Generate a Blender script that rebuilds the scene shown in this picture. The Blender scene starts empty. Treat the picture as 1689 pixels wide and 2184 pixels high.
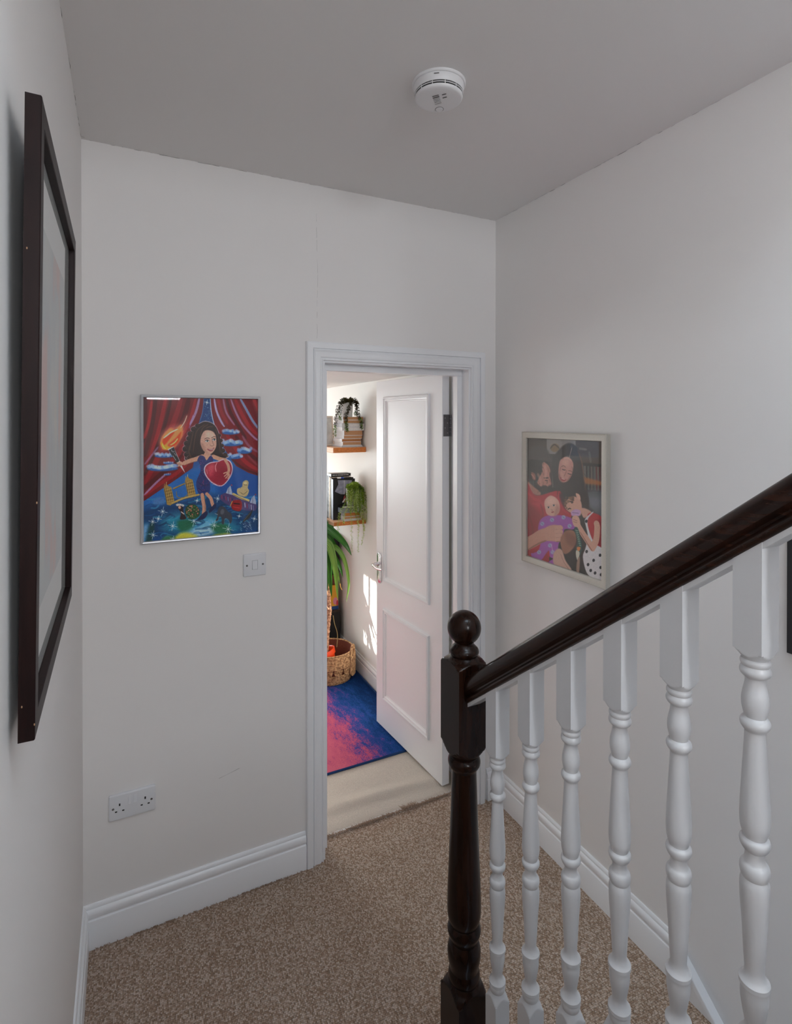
import bpy, bmesh, math, random
import numpy as np
from math import sin, cos, tan, pi, radians, sqrt, atan2
from mathutils import Vector, Matrix

random.seed(7)
SC = bpy.context.scene
COL = SC.collection

# ------------------------------------------------------------------ camera
H = 1.79
F_PX, YAW, PITCH, CY = 1166.7, 0.4590, 0.0044, 900.7
cam_d = bpy.data.cameras.new('camera')
cam = bpy.data.objects.new('camera', cam_d)
COL.objects.link(cam)
cam.location = (0, 0, H)
cam.rotation_euler = (pi/2 - PITCH, 0, -YAW)
cam_d.sensor_fit = 'HORIZONTAL'
cam_d.sensor_width = 36.0
cam_d.lens = 36.0*F_PX/1689.0
cam_d.shift_y = (CY - 1092.0)/1689.0
cam_d.clip_start = 0.02
SC.camera = cam

# ------------------------------------------------------------------ world, lights, exposure
SC.view_settings.view_transform = 'Standard'
SC.view_settings.look = 'None'
SC.view_settings.gamma = 1.0
SC.view_settings.use_curve_mapping = False
SC.view_settings.exposure = 0.10
SC.cycles.use_denoising = True
SC.cycles.max_bounces = 14
SC.cycles.diffuse_bounces = 8
SC.cycles.transparent_max_bounces = 12
SC.cycles.sample_clamp_indirect = 6.0
SC.cycles.blur_glossy = 0.5
SC.cycles.caustics_reflective = False
SC.cycles.caustics_refractive = False

wd = bpy.data.worlds.new('sky')
SC.world = wd
wd.use_nodes = True
wd.node_tree.nodes['Background'].inputs[0].default_value = (0.62, 0.78, 1.0, 1)
wd.node_tree.nodes['Background'].inputs[1].default_value = 1.2

def area(name, loc, rot, sx, sy, power, color, spread=pi):
    l = bpy.data.lights.new(name, 'AREA')
    l.shape = 'RECTANGLE'; l.size = sx; l.size_y = sy
    l.energy = power; l.color = color; l.spread = spread
    o = bpy.data.objects.new(name, l); COL.objects.link(o)
    o.location = loc; o.rotation_euler = rot
    return o

SUN_AZ, SUN_EL = radians(18), radians(24)
sl = bpy.data.lights.new('sun', 'SUN'); sl.energy = 14.0; sl.angle = 0.009; sl.color = (1.0, 0.93, 0.82)
so = bpy.data.objects.new('sun', sl); COL.objects.link(so)
sd = Vector((cos(SUN_EL)*cos(SUN_AZ), -cos(SUN_EL)*sin(SUN_AZ), -sin(SUN_EL)))
so.rotation_euler = sd.to_track_quat('-Z', 'Y').to_euler()
so.location = (-4, 5, 4)
# daylight entering through the rooflight above the stairs, the window at the back of the
# stairwell; bedroom fill is added behind a made-up window (each lamp sits just outside its glass)
area('rooflight_daylight', (0.72, -0.38, 4.12), (0, 0, 0), 1.1, 0.9, 34, (0.72, 0.87, 1.0))
area('stair_window_daylight', (0.395, -2.74, 2.49), (pi/2, 0, 0), 0.45, 1.02, 46, (0.93, 0.96, 1.0))
area('bedroom_fill', (0.2, 5.62, 1.35), (-pi/2, 0, 0), 1.3, 1.1, 50, (0.95, 1.0, 0.98))  # fill lamp added to brighten the bedroom

# ------------------------------------------------------------------ helpers
class MB:
    def __init__(s): s.v = []; s.f = []; s.m = []
    def add(s, vs, fs, mi=0):
        b = len(s.v); s.v.extend([tuple(p) for p in vs])
        for f in fs: s.f.append(tuple(b+i for i in f)); s.m.append(mi)
        return s
    def box(s, x0, x1, y0, y1, z0, z1, mi=0, M=None):
        vs = [Vector((x, y, z)) for z in (z0, z1) for y in (y0, y1) for x in (x0, x1)]
        if M: vs = [M @ p for p in vs]
        return s.add(vs, [(0,2,3,1),(4,5,7,6),(0,1,5,4),(2,6,7,3),(0,4,6,2),(1,3,7,5)], mi)
    def prism(s, poly, d, mi=0):
        """poly: list of 3D points (loop), extruded by vector d"""
        n = len(poly); d = Vector(d); a = [Vector(p) for p in poly]
        s.add(a + [p + d for p in a], [tuple(range(n))[::-1], tuple(range(n, 2*n))] +
              [(i, (i+1) % n, n+(i+1) % n, n+i) for i in range(n)], mi)
        return s
    def grid(s, rows, closed=False, mi=0, cap=False):
        nr, nc = len(rows), len(rows[0]); fs = []
        for i in range(nr-1):
            for j in range(nc if closed else nc-1):
                k = (j+1) % nc
                fs.append((i*nc+j, i*nc+k, (i+1)*nc+k, (i+1)*nc+j))
        if cap:
            fs.append(tuple(range(nc))[::-1]); fs.append(tuple((nr-1)*nc+j for j in range(nc)))
        return s.add([p for r in rows for p in r], fs, mi)
    def lathe(s, prof, c=(0,0,0), seg=32, mi=0, cap=True, M=None):
        rows = []
        for z, r in prof:
            row = [Vector((r*cos(2*pi*k/seg), r*sin(2*pi*k/seg), z)) for k in range(seg)]
            if M: row = [M @ p for p in row]
            rows.append([p + Vector(c) for p in row])
        return s.grid(rows, True, mi, cap)
    def tube(s, path, rad, seg=8, mi=0, cap=True, closed=False):
        P = [Vector(p) for p in path]; n = len(P)
        rr = rad if isinstance(rad, (list, tuple)) else [rad]*n
        rows = []; up = None
        for i in range(n):
            if closed: t = P[(i+1) % n] - P[i-1]
            else: t = P[min(i+1, n-1)] - P[max(i-1, 0)]
            t = t.normalized() if t.length > 1e-9 else Vector((0,0,1))
            if up is None:
                up = Vector((0,0,1)) if abs(t.z) < .9 else Vector((1,0,0))
            a = t.cross(up)
            if a.length < 1e-6: a = t.orthogonal()
            a.normalize(); b = a.cross(t).normalized(); up = b
            rows.append([P[i] + rr[i]*(cos(2*pi*k/seg)*a + sin(2*pi*k/seg)*b) for k in range(seg)])
        if closed: rows.append(rows[0])
        return s.grid(rows, True, mi, cap and not closed)
    def ball(s, c, r, seg=20, rings=12, sc=(1,1,1), mi=0):
        prof = []
        rows = []
        for i in range(rings+1):
            a = -pi/2 + pi*i/rings
            rows.append([Vector(c) + Vector((r*max(cos(a),1e-4)*cos(2*pi*k/seg)*sc[0],
                        r*max(cos(a),1e-4)*sin(2*pi*k/seg)*sc[1], r*sin(a)*sc[2])) for k in range(seg)])
        return s.grid(rows, True, mi, False)

def setp(o, label=None, cat=None, group=None, kind=None):
    if label: o['label'] = label
    if cat: o['category'] = cat
    if group: o['group'] = group
    if kind: o['kind'] = kind
    return o

def wloc(p):
    v = Vector(p.location)
    while p.parent: p = p.parent; v += Vector(p.location)
    return v

def obj(name, mb, mats, parent=None, smooth=None, loc=None, bevel=None, label=None, cat=None, group=None, kind=None):
    """mesh given in world coordinates; re-based on loc (top level) or on its parent"""
    me = bpy.data.meshes.new(name)
    org = Vector((0,0,0))
    if parent is not None: org = wloc(parent)
    elif loc is not None: org = Vector(loc)
    me.from_pydata([tuple(Vector(p)-org) for p in mb.v], [], mb.f)
    if not isinstance(mats, (list, tuple)): mats = [mats]
    for m in mats: me.materials.append(m)
    if len(mats) > 1: me.polygons.foreach_set('material_index', mb.m)
    bm = bmesh.new(); bm.from_mesh(me)
    bmesh.ops.recalc_face_normals(bm, faces=bm.faces)
    if bevel:
        es = [e for e in bm.edges if len(e.link_faces) == 2 and e.calc_face_angle(0) > 0.7]
        bmesh.ops.bevel(bm, geom=es, offset=bevel[0], segments=bevel[1], profile=0.5, affect='EDGES')
    bm.to_mesh(me); bm.free()
    if smooth is not None:
        me.shade_smooth()
        me.set_sharp_from_angle(angle=radians(smooth))
    o = bpy.data.objects.new(name, me); COL.objects.link(o)
    if parent is not None: o.parent = parent
    elif loc is not None: o.location = loc
    return setp(o, label, cat, group, kind)

def thing(name, loc, label=None, cat=None, group=None, kind=None):
    o = bpy.data.objects.new(name, None); COL.objects.link(o)
    o.location = loc; o.empty_display_size = .05
    return setp(o, label, cat, group, kind)

def srgb(r, g, b):
    f = lambda c: (c/255/12.92) if c/255 <= .04045 else ((c/255+.055)/1.055)**2.4
    return (f(r), f(g), f(b), 1)

def newmat(name):
    m = bpy.data.materials.new(name); m.use_nodes = True
    return m, m.node_tree.nodes, m.node_tree.links, m.node_tree.nodes['Principled BSDF']

def mat(name, col, rough=.5, metal=0., bump=None, var=None, spec=.5, coat=0., subsurf=0.):
    """col linear rgb; bump=(scale,strength,dist); var=(scale, amount) multiplies colour by noise"""
    m, N, L, b = newmat(name)
    c = tuple(col[:3])+(1,)
    b.inputs['Base Color'].default_value = c
    b.inputs['Roughness'].default_value = rough
    b.inputs['Metallic'].default_value = metal
    b.inputs['Specular IOR Level'].default_value = spec
    b.inputs['Coat Weight'].default_value = coat
    tc = N.new('ShaderNodeTexCoord')
    if var:
        n = N.new('ShaderNodeTexNoise'); n.inputs['Scale'].default_value = var[0]; n.inputs['Detail'].default_value = 4
        L.new(tc.outputs['Object'], n.inputs['Vector'])
        r = N.new('ShaderNodeMapRange'); r.inputs[1].default_value = .3; r.inputs[2].default_value = .7
        r.inputs[3].default_value = 1-var[1]; r.inputs[4].default_value = 1+var[1]*.6
        L.new(n.outputs[0], r.inputs[0])
        x = N.new('ShaderNodeMix'); x.data_type = 'RGBA'; x.blend_type = 'MULTIPLY'
        x.inputs[0].default_value = 1; x.inputs[6].default_value = c
        L.new(r.outputs[0], x.inputs[7]); L.new(x.outputs[2], b.inputs['Base Color'])
    if bump:
        n = N.new('ShaderNodeTexNoise'); n.inputs['Scale'].default_value = bump[0]; n.inputs['Detail'].default_value = 3
        L.new(tc.outputs['Object'], n.inputs['Vector'])
        u = N.new('ShaderNodeBump'); u.inputs['Strength'].default_value = bump[1]; u.inputs['Distance'].default_value = bump[2]
        L.new(n.outputs[0], u.inputs['Height']); L.new(u.outputs[0], b.inputs['Normal'])
    return m

def wood(name, c1, c2, rough=.3, scale=(30, 30, 2.5), coat=0., dist=3.0, spec=.5):
    m, N, L, b = newmat(name)
    tc = N.new('ShaderNodeTexCoord'); mp = N.new('ShaderNodeMapping'); mp.inputs['Scale'].default_value = scale
    L.new(tc.outputs['Object'], mp.inputs[0])
    n = N.new('ShaderNodeTexNoise'); n.inputs['Scale'].default_value = 1.6; n.inputs['Detail'].default_value = 6
    n.inputs['Distortion'].default_value = dist*.2
    L.new(mp.outputs[0], n.inputs['Vector'])
    cr = N.new('ShaderNodeValToRGB'); cr.color_ramp.elements[0].position = .32; cr.color_ramp.elements[1].position = .68
    cr.color_ramp.elements[0].color = tuple(c1[:3])+(1,); cr.color_ramp.elements[1].color = tuple(c2[:3])+(1,)
    L.new(n.outputs[0], cr.inputs[0]); L.new(cr.outputs[0], b.inputs['Base Color'])
    b.inputs['Roughness'].default_value = rough; b.inputs['Coat Weight'].default_value = coat
    b.inputs['Coat Roughness'].default_value = .08; b.inputs['Specular IOR Level'].default_value = spec
    u = N.new('ShaderNodeBump'); u.inputs['Strength'].default_value = .12; u.inputs['Distance'].default_value = .001
    L.new(n.outputs[0], u.inputs['Height']); L.new(u.outputs[0], b.inputs['Normal'])
    return m

def catmull(pts, n=6):
    """smooth list of (a,b) tuples; a point with third element 's' is a sharp break"""
    out = []
    for i in range(len(pts)-1):
        p1, p2 = pts[i], pts[i+1]
        p0 = pts[i-1] if i > 0 and len(p1) < 3 else p1
        p3 = pts[i+2] if i+2 < len(pts) and len(p2) < 3 else p2
        for k in range(n):
            t = k/n
            out.append(tuple(.5*(2*p1[d] + (p2[d]-p0[d])*t + (2*p0[d]-5*p1[d]+4*p2[d]-p3[d])*t*t +
                       (3*p1[d]-p0[d]-3*p2[d]+p3[d])*t**3) for d in (0, 1)))
    out.append(tuple(pts[-1][:2]))
    return out

def spline3(pts, n=8):
    P = [Vector(p) for p in pts]; out = []
    for i in range(len(P)-1):
        p1, p2 = P[i], P[i+1]; p0 = P[i-1] if i else p1*2-p2; p3 = P[i+2] if i+2 < len(P) else p2*2-p1
        for k in range(n):
            t = k/n
            out.append(.5*(2*p1+(p2-p0)*t+(2*p0-5*p1+4*p2-p3)*t*t+(3*p1-p0-3*p2+p3)*t**3))
    out.append(P[-1]); return out

# ------------------------------------------------------------------ materials
M_WALL = mat('wall_paint', (.82, .80, .785), .62, bump=(260, .05, .001), spec=.35)
M_CEIL = mat('ceiling_paint', (.78, .762, .752), .8, bump=(200, .04, .001), spec=.2)
M_ROOM = mat('bedroom_wall_paint', (.84, .83, .80), .6, bump=(220, .05, .001), spec=.3)
M_GLOSS = mat('white_gloss_paint', (.85, .86, .88), .28, bump=(60, .04, .001))
M_DOOR = mat('white_satin_door_paint', (.80, .81, .83), .33, bump=(40, .03, .001))
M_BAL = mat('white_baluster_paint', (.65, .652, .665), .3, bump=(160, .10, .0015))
M_DARKW = wood('dark_stained_wood', (.008, .0030, .0018), (.022, .0080, .0042), .25, (40, 40, 4), coat=.08, spec=.17)
M_FRAMEW = wood('dark_frame_wood', (.0075, .0020, .0017), (.014, .0042, .0034), .45, (60, 60, 6), spec=.18)
M_PLASTIC = mat('white_plastic', (.74, .75, .775), .3)
M_ALARM = mat('alarm_plastic', (.78, .775, .785), .4)
M_BLACK = mat('black_slot', (.004, .004, .004), .6)
M_SCREW = mat('steel_screw', (.35, .35, .35), .35, 1.)
M_CHROME = mat('chrome', (.82, .82, .84), .08, 1.)
M_HINGE = mat('grey_steel_hinge', (.17, .17, .18), .45, .9, bump=(300, .2, .001))
M_SILVER = mat('brushed_silver', (.62, .63, .66), .38, .85, bump=(400, .05, .0005))
M_CRACK = mat('crack_shadow_gap', (.055, .04, .03), .9)

def glass_mat():
    m = bpy.data.materials.new('clear_glass'); m.use_nodes = True
    N, L = m.node_tree.nodes, m.node_tree.links
    N.remove(N['Principled BSDF'])
    t = N.new('ShaderNodeBsdfTransparent'); g = N.new('ShaderNodeBsdfGlossy'); g.inputs['Roughness'].default_value = .02
    f = N.new('ShaderNodeFresnel'); f.inputs[0].default_value = 1.45
    ge = N.new('ShaderNodeNewGeometry'); mu = N.new('ShaderNodeMath'); mu.operation = 'MULTIPLY'; iv = N.new('ShaderNodeMath'); iv.operation = 'SUBTRACT'; iv.inputs[0].default_value = 1
    L.new(ge.outputs['Backfacing'], iv.inputs[1]); L.new(f.outputs[0], mu.inputs[0]); L.new(iv.outputs[0], mu.inputs[1])
    x = N.new('ShaderNodeMixShader'); L.new(mu.outputs[0], x.inputs[0]); L.new(t.outputs[0], x.inputs[1]); L.new(g.outputs[0], x.inputs[2])
    L.new(x.outputs[0], N['Material Output'].inputs[0]); return m
M_GLASS = glass_mat()

def carpet_mat(name, c_dark, c_mid, c_light, sx, sy, rot, bump, dist):
    m, N, L, b = newmat(name)
    tc = N.new('ShaderNodeTexCoord'); mp = N.new('ShaderNodeMapping')
    mp.inputs['Scale'].default_value = (sx, sy, 1); mp.inputs['Rotation'].default_value = (0, 0, rot)
    nz = N.new('ShaderNodeTexNoise'); nz.inputs['Scale'].default_value = 26; nz.inputs['Detail'].default_value = 2
    L.new(tc.outputs['Object'], nz.inputs['Vector'])
    va = N.new('ShaderNodeVectorMath'); va.operation = 'MULTIPLY_ADD'; va.inputs[1].default_value = (.006, .006, 0)
    L.new(nz.outputs['Color'], va.inputs[0]); L.new(tc.outputs['Object'], va.inputs[2])
    L.new(va.outputs[0], mp.inputs[0])
    v = N.new('ShaderNodeTexVoronoi'); v.inputs['Scale'].default_value = 1; v.inputs['Randomness'].default_value = .42
    L.new(mp.outputs[0], v.inputs['Vector'])
    sep = N.new('ShaderNodeSeparateColor'); L.new(v.outputs['Color'], sep.inputs[0])
    big = N.new('ShaderNodeTexNoise'); big.inputs['Scale'].default_value = 5; big.inputs['Detail'].default_value = 4
    L.new(tc.outputs['Object'], big.inputs['Vector'])
    ad = N.new('ShaderNodeMath'); ad.operation = 'MULTIPLY_ADD'; ad.inputs[1].default_value = .30; ad.inputs[2].default_value = -.15
    L.new(big.outputs[0], ad.inputs[0])
    a2 = N.new('ShaderNodeMath'); a2.operation = 'ADD'; L.new(sep.outputs[0], a2.inputs[0]); L.new(ad.outputs[0], a2.inputs[1])
    cr = N.new('ShaderNodeValToRGB'); e = cr.color_ramp.elements
    e[0].position = .05; e[0].color = c_dark; e[1].position = .95; e[1].color = c_light
    k = e.new(.5); k.color = c_mid
    L.new(a2.outputs[0], cr.inputs[0])
    # joints between loops are darker, loop centres slightly lighter
    mr = N.new('ShaderNodeMapRange'); mr.inputs[1].default_value = .35; mr.inputs[2].default_value = .75
    mr.inputs[3].default_value = 1.08; mr.inputs[4].default_value = .46
    L.new(v.outputs['Distance'], mr.inputs[0])
    x = N.new('ShaderNodeMix'); x.data_type = 'RGBA'; x.blend_type = 'MULTIPLY'; x.inputs[0].default_value = 1
    L.new(cr.outputs[0], x.inputs[6]); L.new(mr.outputs[0], x.inputs[7]); L.new(x.outputs[2], b.inputs['Base Color'])
    iv = N.new('ShaderNodeMath'); iv.operation = 'MULTIPLY'; iv.inputs[1].default_value = -1
    L.new(v.outputs['Distance'], iv.inputs[0])
    u = N.new('ShaderNodeBump'); u.inputs['Strength'].default_value = bump; u.inputs['Distance'].default_value = dist
    L.new(iv.outputs[0], u.inputs['Height']); L.new(u.outputs[0], b.inputs['Normal'])
    b.inputs['Roughness'].default_value = .95; b.inputs['Specular IOR Level'].default_value = .1
    return m
M_CARPET = carpet_mat('brown_loop_carpet', (.32, .215, .150, 1), (.44, .325, .248, 1), (.59, .48, .40, 1), 215, 172, .04, .9, .0035)
M_CARPET2 = mat('beige_cut_pile_carpet', (.60, .535, .465), .95, bump=(330, .6, .003), var=(420, .22), spec=.1)

# ------------------------------------------------------------------ main dimensions
XL, XR, YB, ZC = -0.132, 1.575, 2.120, 2.734
RW = 1.49            # bedroom right wall
ZC2 = 2.05           # bedroom ceiling
XB = .806            # line of the balusters
LIN_L, LIN_R, LIN_T = .7258, 1.4218, 2.023   # door lining faces
WB2 = 2.262          # bedroom side of the back wall

# ------------------------------------------------------------------ structure: walls, ceilings, floors
def struct(name, mb, m, parent=None, **k):
    return obj(name, mb, m, parent, kind='structure', **k)

struct('wall_left', MB().box(XL-.1, XL, -2.7, WB2, -1.6, 4.1), M_WALL)
struct('wall_right', MB().box(XR, XR+.1, -2.7, YB, -1.6, 4.1), M_WALL)
wb = MB()
wb.box(XL, LIN_L-.03, YB, WB2, -.2, 4.1)
wb.box(LIN_R+.03, XR+.1, YB, WB2, -.2, 4.1)
wb.box(LIN_L-.03, LIN_R+.03, YB, WB2, LIN_T+.03, 4.1)
wall_back = struct('wall_back', wb, M_WALL)
ceiling = struct('ceiling', MB().box(XL, XR, .50, YB, ZC, ZC+.14), M_CEIL)
struct('wall_above_landing', MB().box(XL, XR, .50, .60, ZC+.14, 4.0), M_WALL)
# upper stairwell: ceiling with rooflight opening, rear wall with window opening
SKX0, SKX1, SKY0, SKY1 = .17, 1.27, -.85, .07
sc_ = MB()
sc_.box(XL, XR, SKY1, .60, 4.0, 4.1); sc_.box(XL, XR, -2.7, SKY0, 4.0, 4.1)
sc_.box(XL, SKX0, SKY0, SKY1, 4.0, 4.1); sc_.box(SKX1, XR, SKY0, SKY1, 4.0, 4.1)
struct('ceiling_stairwell', sc_, M_CEIL)
WX0, WX1, WZ0, WZ1 = .17, .62, 1.98, 3.0
rw = MB()
rw.box(XL, WX0, -2.7, -2.6, -1.6, 4.0); rw.box(WX1, XR, -2.7, -2.6, -1.6, 4.0)
rw.box(WX0, WX1, -2.7, -2.6, -1.6, WZ0); rw.box(WX0, WX1, -2.7, -2.6, WZ1, 4.0)
struct('wall_rear', rw, M_WALL)

def window(name, o, ux, uy, w, h, th=.05, bars=1):
    """o: corner; ux, uy in-plane unit vectors; frame with sash bars and one pane"""
    o, ux, uy = Vector(o), Vector(ux), Vector(uy); n = ux.cross(uy)
    W = thing(name, o, kind='structure')
    def bar(a0, a1, b0, b1, mb):
        mb.prism([o+ux*a0+uy*b0-n*th/2, o+ux*a1+uy*b0-n*th/2, o+ux*a1+uy*b1-n*th/2, o+ux*a0+uy*b1-n*th/2], n*th)
    f = MB(); t = .045
    bar(0, w, 0, t, f); bar(0, w, h-t, h, f); bar(0, t, t, h-t, f); bar(w-t, w, t, h-t, f)
    obj('window_frame', f, M_GLOSS, W)
    for k in range(bars):
        b = MB(); yb = h*(k+1)/(bars+1); bar(t, w-t, yb-.016, yb+.016, b); obj('glazing_bar', b, M_GLOSS, W)
    g = MB(); th2, th = th, .004; bar(t, w-t, t, h-t, g); obj('pane', g, M_GLASS, W)
    return W
window('window_1', (WX0, -2.65, WZ0), (1,0,0), (0,0,1), WX1-WX0, WZ1-WZ0)
window('window_2', (SKX0, SKY0, 4.05), (1,0,0), (0,1,0), SKX1-SKX0, SKY1-SKY0, bars=0)

# landing floor (loop carpet), nosing to the flight going down on the right
fl = MB()
fl.box(XL, XB, 1.215, YB, -.2, 0); fl.box(XB, XR, 1.03, YB, -.2, 0)
fl.box(LIN_L-.03, LIN_R+.03, YB, 2.226, -.2, 0)
floor = struct('floor', fl, M_CARPET)
nz = MB(); nz.tube([(XB+.02, 1.03, -.016), (XR-.03, 1.03, -.016)], .016, 12)
obj('carpet_nosing', nz, M_CARPET, floor, smooth=40)
# flights: upwards on the left of the banister, downwards on the right
RISE, GO = .183, .232
up = MB()
for i in range(8):
    y1 = 1.215 - GO*i
    if y1-GO < -.62: break
    up.box(XL, XB-.045, y1-GO, y1, RISE*i-.05 if i else -.2, RISE*(i+1))
up.box(XL, XB-.045, -2.6, 1.215-GO*7, 1.2, RISE*7+.10)
struct('floor_stairs_up', up, M_CARPET)
dn = MB()
for i in range(7):
    y1 = 1.03 - GO*i
    dn.box(XB+.045, XR-.02, y1-GO, y1-.012, -RISE*(i+2), -RISE*(i+1))
dn.box(XB+.045, XR-.02, -2.6, 1.03-GO*7, -1.6, -RISE*7)
struct('floor_stairs_down', dn, M_CARPET)
struct('floor_light_block', MB().box(XB+.03, XR, -2.6, -.62, RISE*7-.16, RISE*7+.10), M_CARPET)  # unseen slab added to keep light off the lower right

struct('wall_light_block', MB().box(XB-.03, XR, -.70, -.60, RISE*7-.16, 2.25), M_WALL)  # unseen half wall added to shade the lower right wall

# bedroom shell
bw = MB()
bw.box(RW, RW+.12, WB2, 5.6, -.2, ZC2+.1)
struct('wall_bedroom_right', bw, M_ROOM)
# left wall with window_3 opening
BY0, BY1, BZ0, BZ1 = 3.72, 4.40, 1.37, 1.95
bl = MB()
bl.box(-1.10, -1.0, WB2, BY0, -.2, ZC2+.1); bl.box(-1.10, -1.0, BY1, 5.6, -.2, ZC2+.1)
bl.box(-1.10, -1.0, BY0, BY1, -.2, BZ0); bl.box(-1.10, -1.0, BY0, BY1, BZ1, ZC2+.1)
struct('wall_bedroom_left', bl, M_ROOM)
FX0, FX1, FZ0, FZ1 = -.45, .85, .8, 1.9
bf = MB()
bf.box(-1.1, FX0, 5.5, 5.6, -.2, ZC2+.1); bf.box(FX1, RW, 5.5, 5.6, -.2, ZC2+.1)
bf.box(FX0, FX1, 5.5, 5.6, -.2, FZ0); bf.box(FX0, FX1, 5.5, 5.6, FZ1, ZC2+.1)
struct('wall_bedroom_far', bf, M_ROOM)
struct('wall_bedroom_near', MB().box(-1.1, XL-.1, WB2-.1, WB2, -.2, ZC2+.1), M_ROOM)
struct('ceiling_bedroom', MB().box(-1.1, RW+.12, WB2, 5.6, ZC2, ZC2+.1), M_CEIL)
window('window_3', (-1.05, BY0, BZ0), (0,1,0), (0,0,1), BY1-BY0, BZ1-BZ0, bars=0)
window('window_fill', (FX0, 5.55, FZ0), (1,0,0), (0,0,1), FX1-FX0, FZ1-FZ0, bars=1)  # unseen window made up for the bedroom fill light
# beige carpet, rippled near the doorway
cb = MB(); rows = []
xs = np.linspace(LIN_L-.02, RW, 40); ys = np.concatenate([np.linspace(2.236, 2.75, 44), np.linspace(2.8, 5.5, 6)])
for y in ys:
    row = []
    for x in xs:
        d = y-2.236
        rip = .0105*math.exp(-((d-.085-.05*sin(x*2.1))/.028)**2) + .0065*math.exp(-((d-.20-.06*sin(x*3+1))/.03)**2)
        edge = -.010*math.exp(-d/.012)
        row.append((x, y, .001 + (rip + edge)*(1 if d > 0 else 1)))
    rows.append(row)
cb.grid(rows)
cb.box(-1.0, RW, WB2, 5.5, -.2, -.012); cb.box(-1.0, LIN_L-.02, WB2, 5.5, -.05, .0)
floor_b = struct('floor_bedroom', cb, M_CARPET2, smooth=40)
# pale threshold strip between the two carpets, frayed edge of the brown one
obj('threshold_strip', MB().box(LIN_L, LIN_R, 2.220, 2.240, -.03, .0022), mat('pale_threshold', (.62, .60, .58), .5), floor)
tf = MB(); rnd = random.Random(3)
for i in range(2200):
    x = LIN_L + .01 + rnd.random()*(LIN_R-LIN_L-.02)
    dens = .45 + .55*(.5+.5*sin(x*21))*(.4+.6*(x > .85))
    if rnd.random() > dens: continue
    y = 2.222 + rnd.uniform(-.004, .004); l = rnd.uniform(.005, .013)
    if abs(x-1.165) < .03: l *= 1.9
    a = rnd.uniform(-1.2, 1.2); q = rnd.uniform(.2, 1.0)
    p0 = Vector((x, y, 0)); p1 = p0 + Vector((l*.4*sin(a), l*.25*q, l*.6)); p2 = p0 + Vector((l*sin(a), l*q*.9, l*.75))
    tf.tube([p0, p1, p2], [.0011, .0011, .0005], 4)
obj('frayed_edge', tf, mat('frayed_yarn', (.42, .30, .22), .95, var=(300, .4)), floor, kind='stuff')
ef = MB()
for i in range(500):   # tufts along the foot of the back skirting
    x = rnd.uniform(XL+.03, .63)
    if rnd.random() > .25 + .75*(sin(x*17) > .3): continue
    l = rnd.uniform(.003, .009); p0 = Vector((x, YB-.022, 0)); a = rnd.uniform(-1, 1)
    ef.tube([p0, p0+Vector((l*.4*a, .001, l*.7)), p0+Vector((l*a, -.002, l))], [.0010, .0009, .0004], 4)
obj('carpet_tufts', ef, mat('carpet_yarn', (.36, .25, .18), .95), floor, kind='stuff')

# hairline cracks where walls meet the ceiling, and one up the wall from the door frame
def crack(name, path, w, parent, seed, amp=.0016, step=.02):
    r = random.Random(seed); P = [Vector(p) for p in path]; pts = []
    for a, b in zip(P, P[1:]):
        n = max(2, int((b-a).length/step))
        for i in range(n): pts.append(a+(b-a)*i/n + Vector([r.uniform(-amp, amp) for _ in range(3)]))
    pts.append(P[-1])
    obj(name, MB().tube(pts, [w*r.uniform(.25, 1.2) for _ in pts], 5), M_CRACK, parent)
crack('ceiling_crack', [(XL, .62, ZC), (XL, YB-.02, ZC), (XL+.03, YB, ZC), (.55, YB, ZC)], .00045, ceiling, 1)
crack('ceiling_crack', [(.55, YB, ZC), (XR, YB, ZC)], .00022, ceiling, 2)
crack('ceiling_crack', [(XR, YB, ZC), (XR, .62, ZC)], .0004, ceiling, 5)
crack('plaster_crack', [(.692, YB, 2.11), (.695, YB, 2.34), (.690, YB, 2.62)], .0003, wall_back, 8)
crack('wall_scuff', [(.31, YB, .452), (.385, YB, .468)], .0004, wall_back, 9, .002)

# ------------------------------------------------------------------ baseboards
SKP = [(.018, -.02), (.018, .094), (.0168, .0965), (.0135, .0978), (.0128, .1005), (.0150, .105), (.0163, .112), (.0160, .119),
       (.0135, .127), (.0098, .1305), (.0085, .1315), (.0085, .135), (.0078, .140), (.0045, .1445), (0, .145)]
def skirt(name, stations):
    """stations: list of (point on wall foot, proud direction scaled for mitre)"""
    mb = MB(); rows = []
    for p, d in stations:
        rows.append([Vector(p) + Vector(d)*v + Vector((0,0,z)) for v, z in SKP] + [Vector(p) + Vector((0,0,-.02))])
    mb.grid(rows, True, cap=True)
    return struct(name, mb, M_GLOSS, smooth=35)
skirt('baseboard_back', [((XL+.0001, YB, 0), (1,-1,0)), ((.6425, YB, 0), (0,-1,0))])
skirt('baseboard_left', [((XL, 1.1, 0), (1,0,0)), ((XL, YB, 0), (1,-1,0))])
skirt('baseboard_back_right', [((1.520, YB, 0), (0,-1,0)), ((XR-.0001, YB, 0), (-1,-1,0))])
skirt('baseboard_right', [((XR, YB, 0), (-1,-1,0)), ((XR, 1.16, 0), (-1,0,0))])
skirt('baseboard_bedroom_right', [((RW, WB2, 0), (-1,0,0)), ((RW, 5.5, 0), (-1,0,0))]).scale.z = .9
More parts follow.
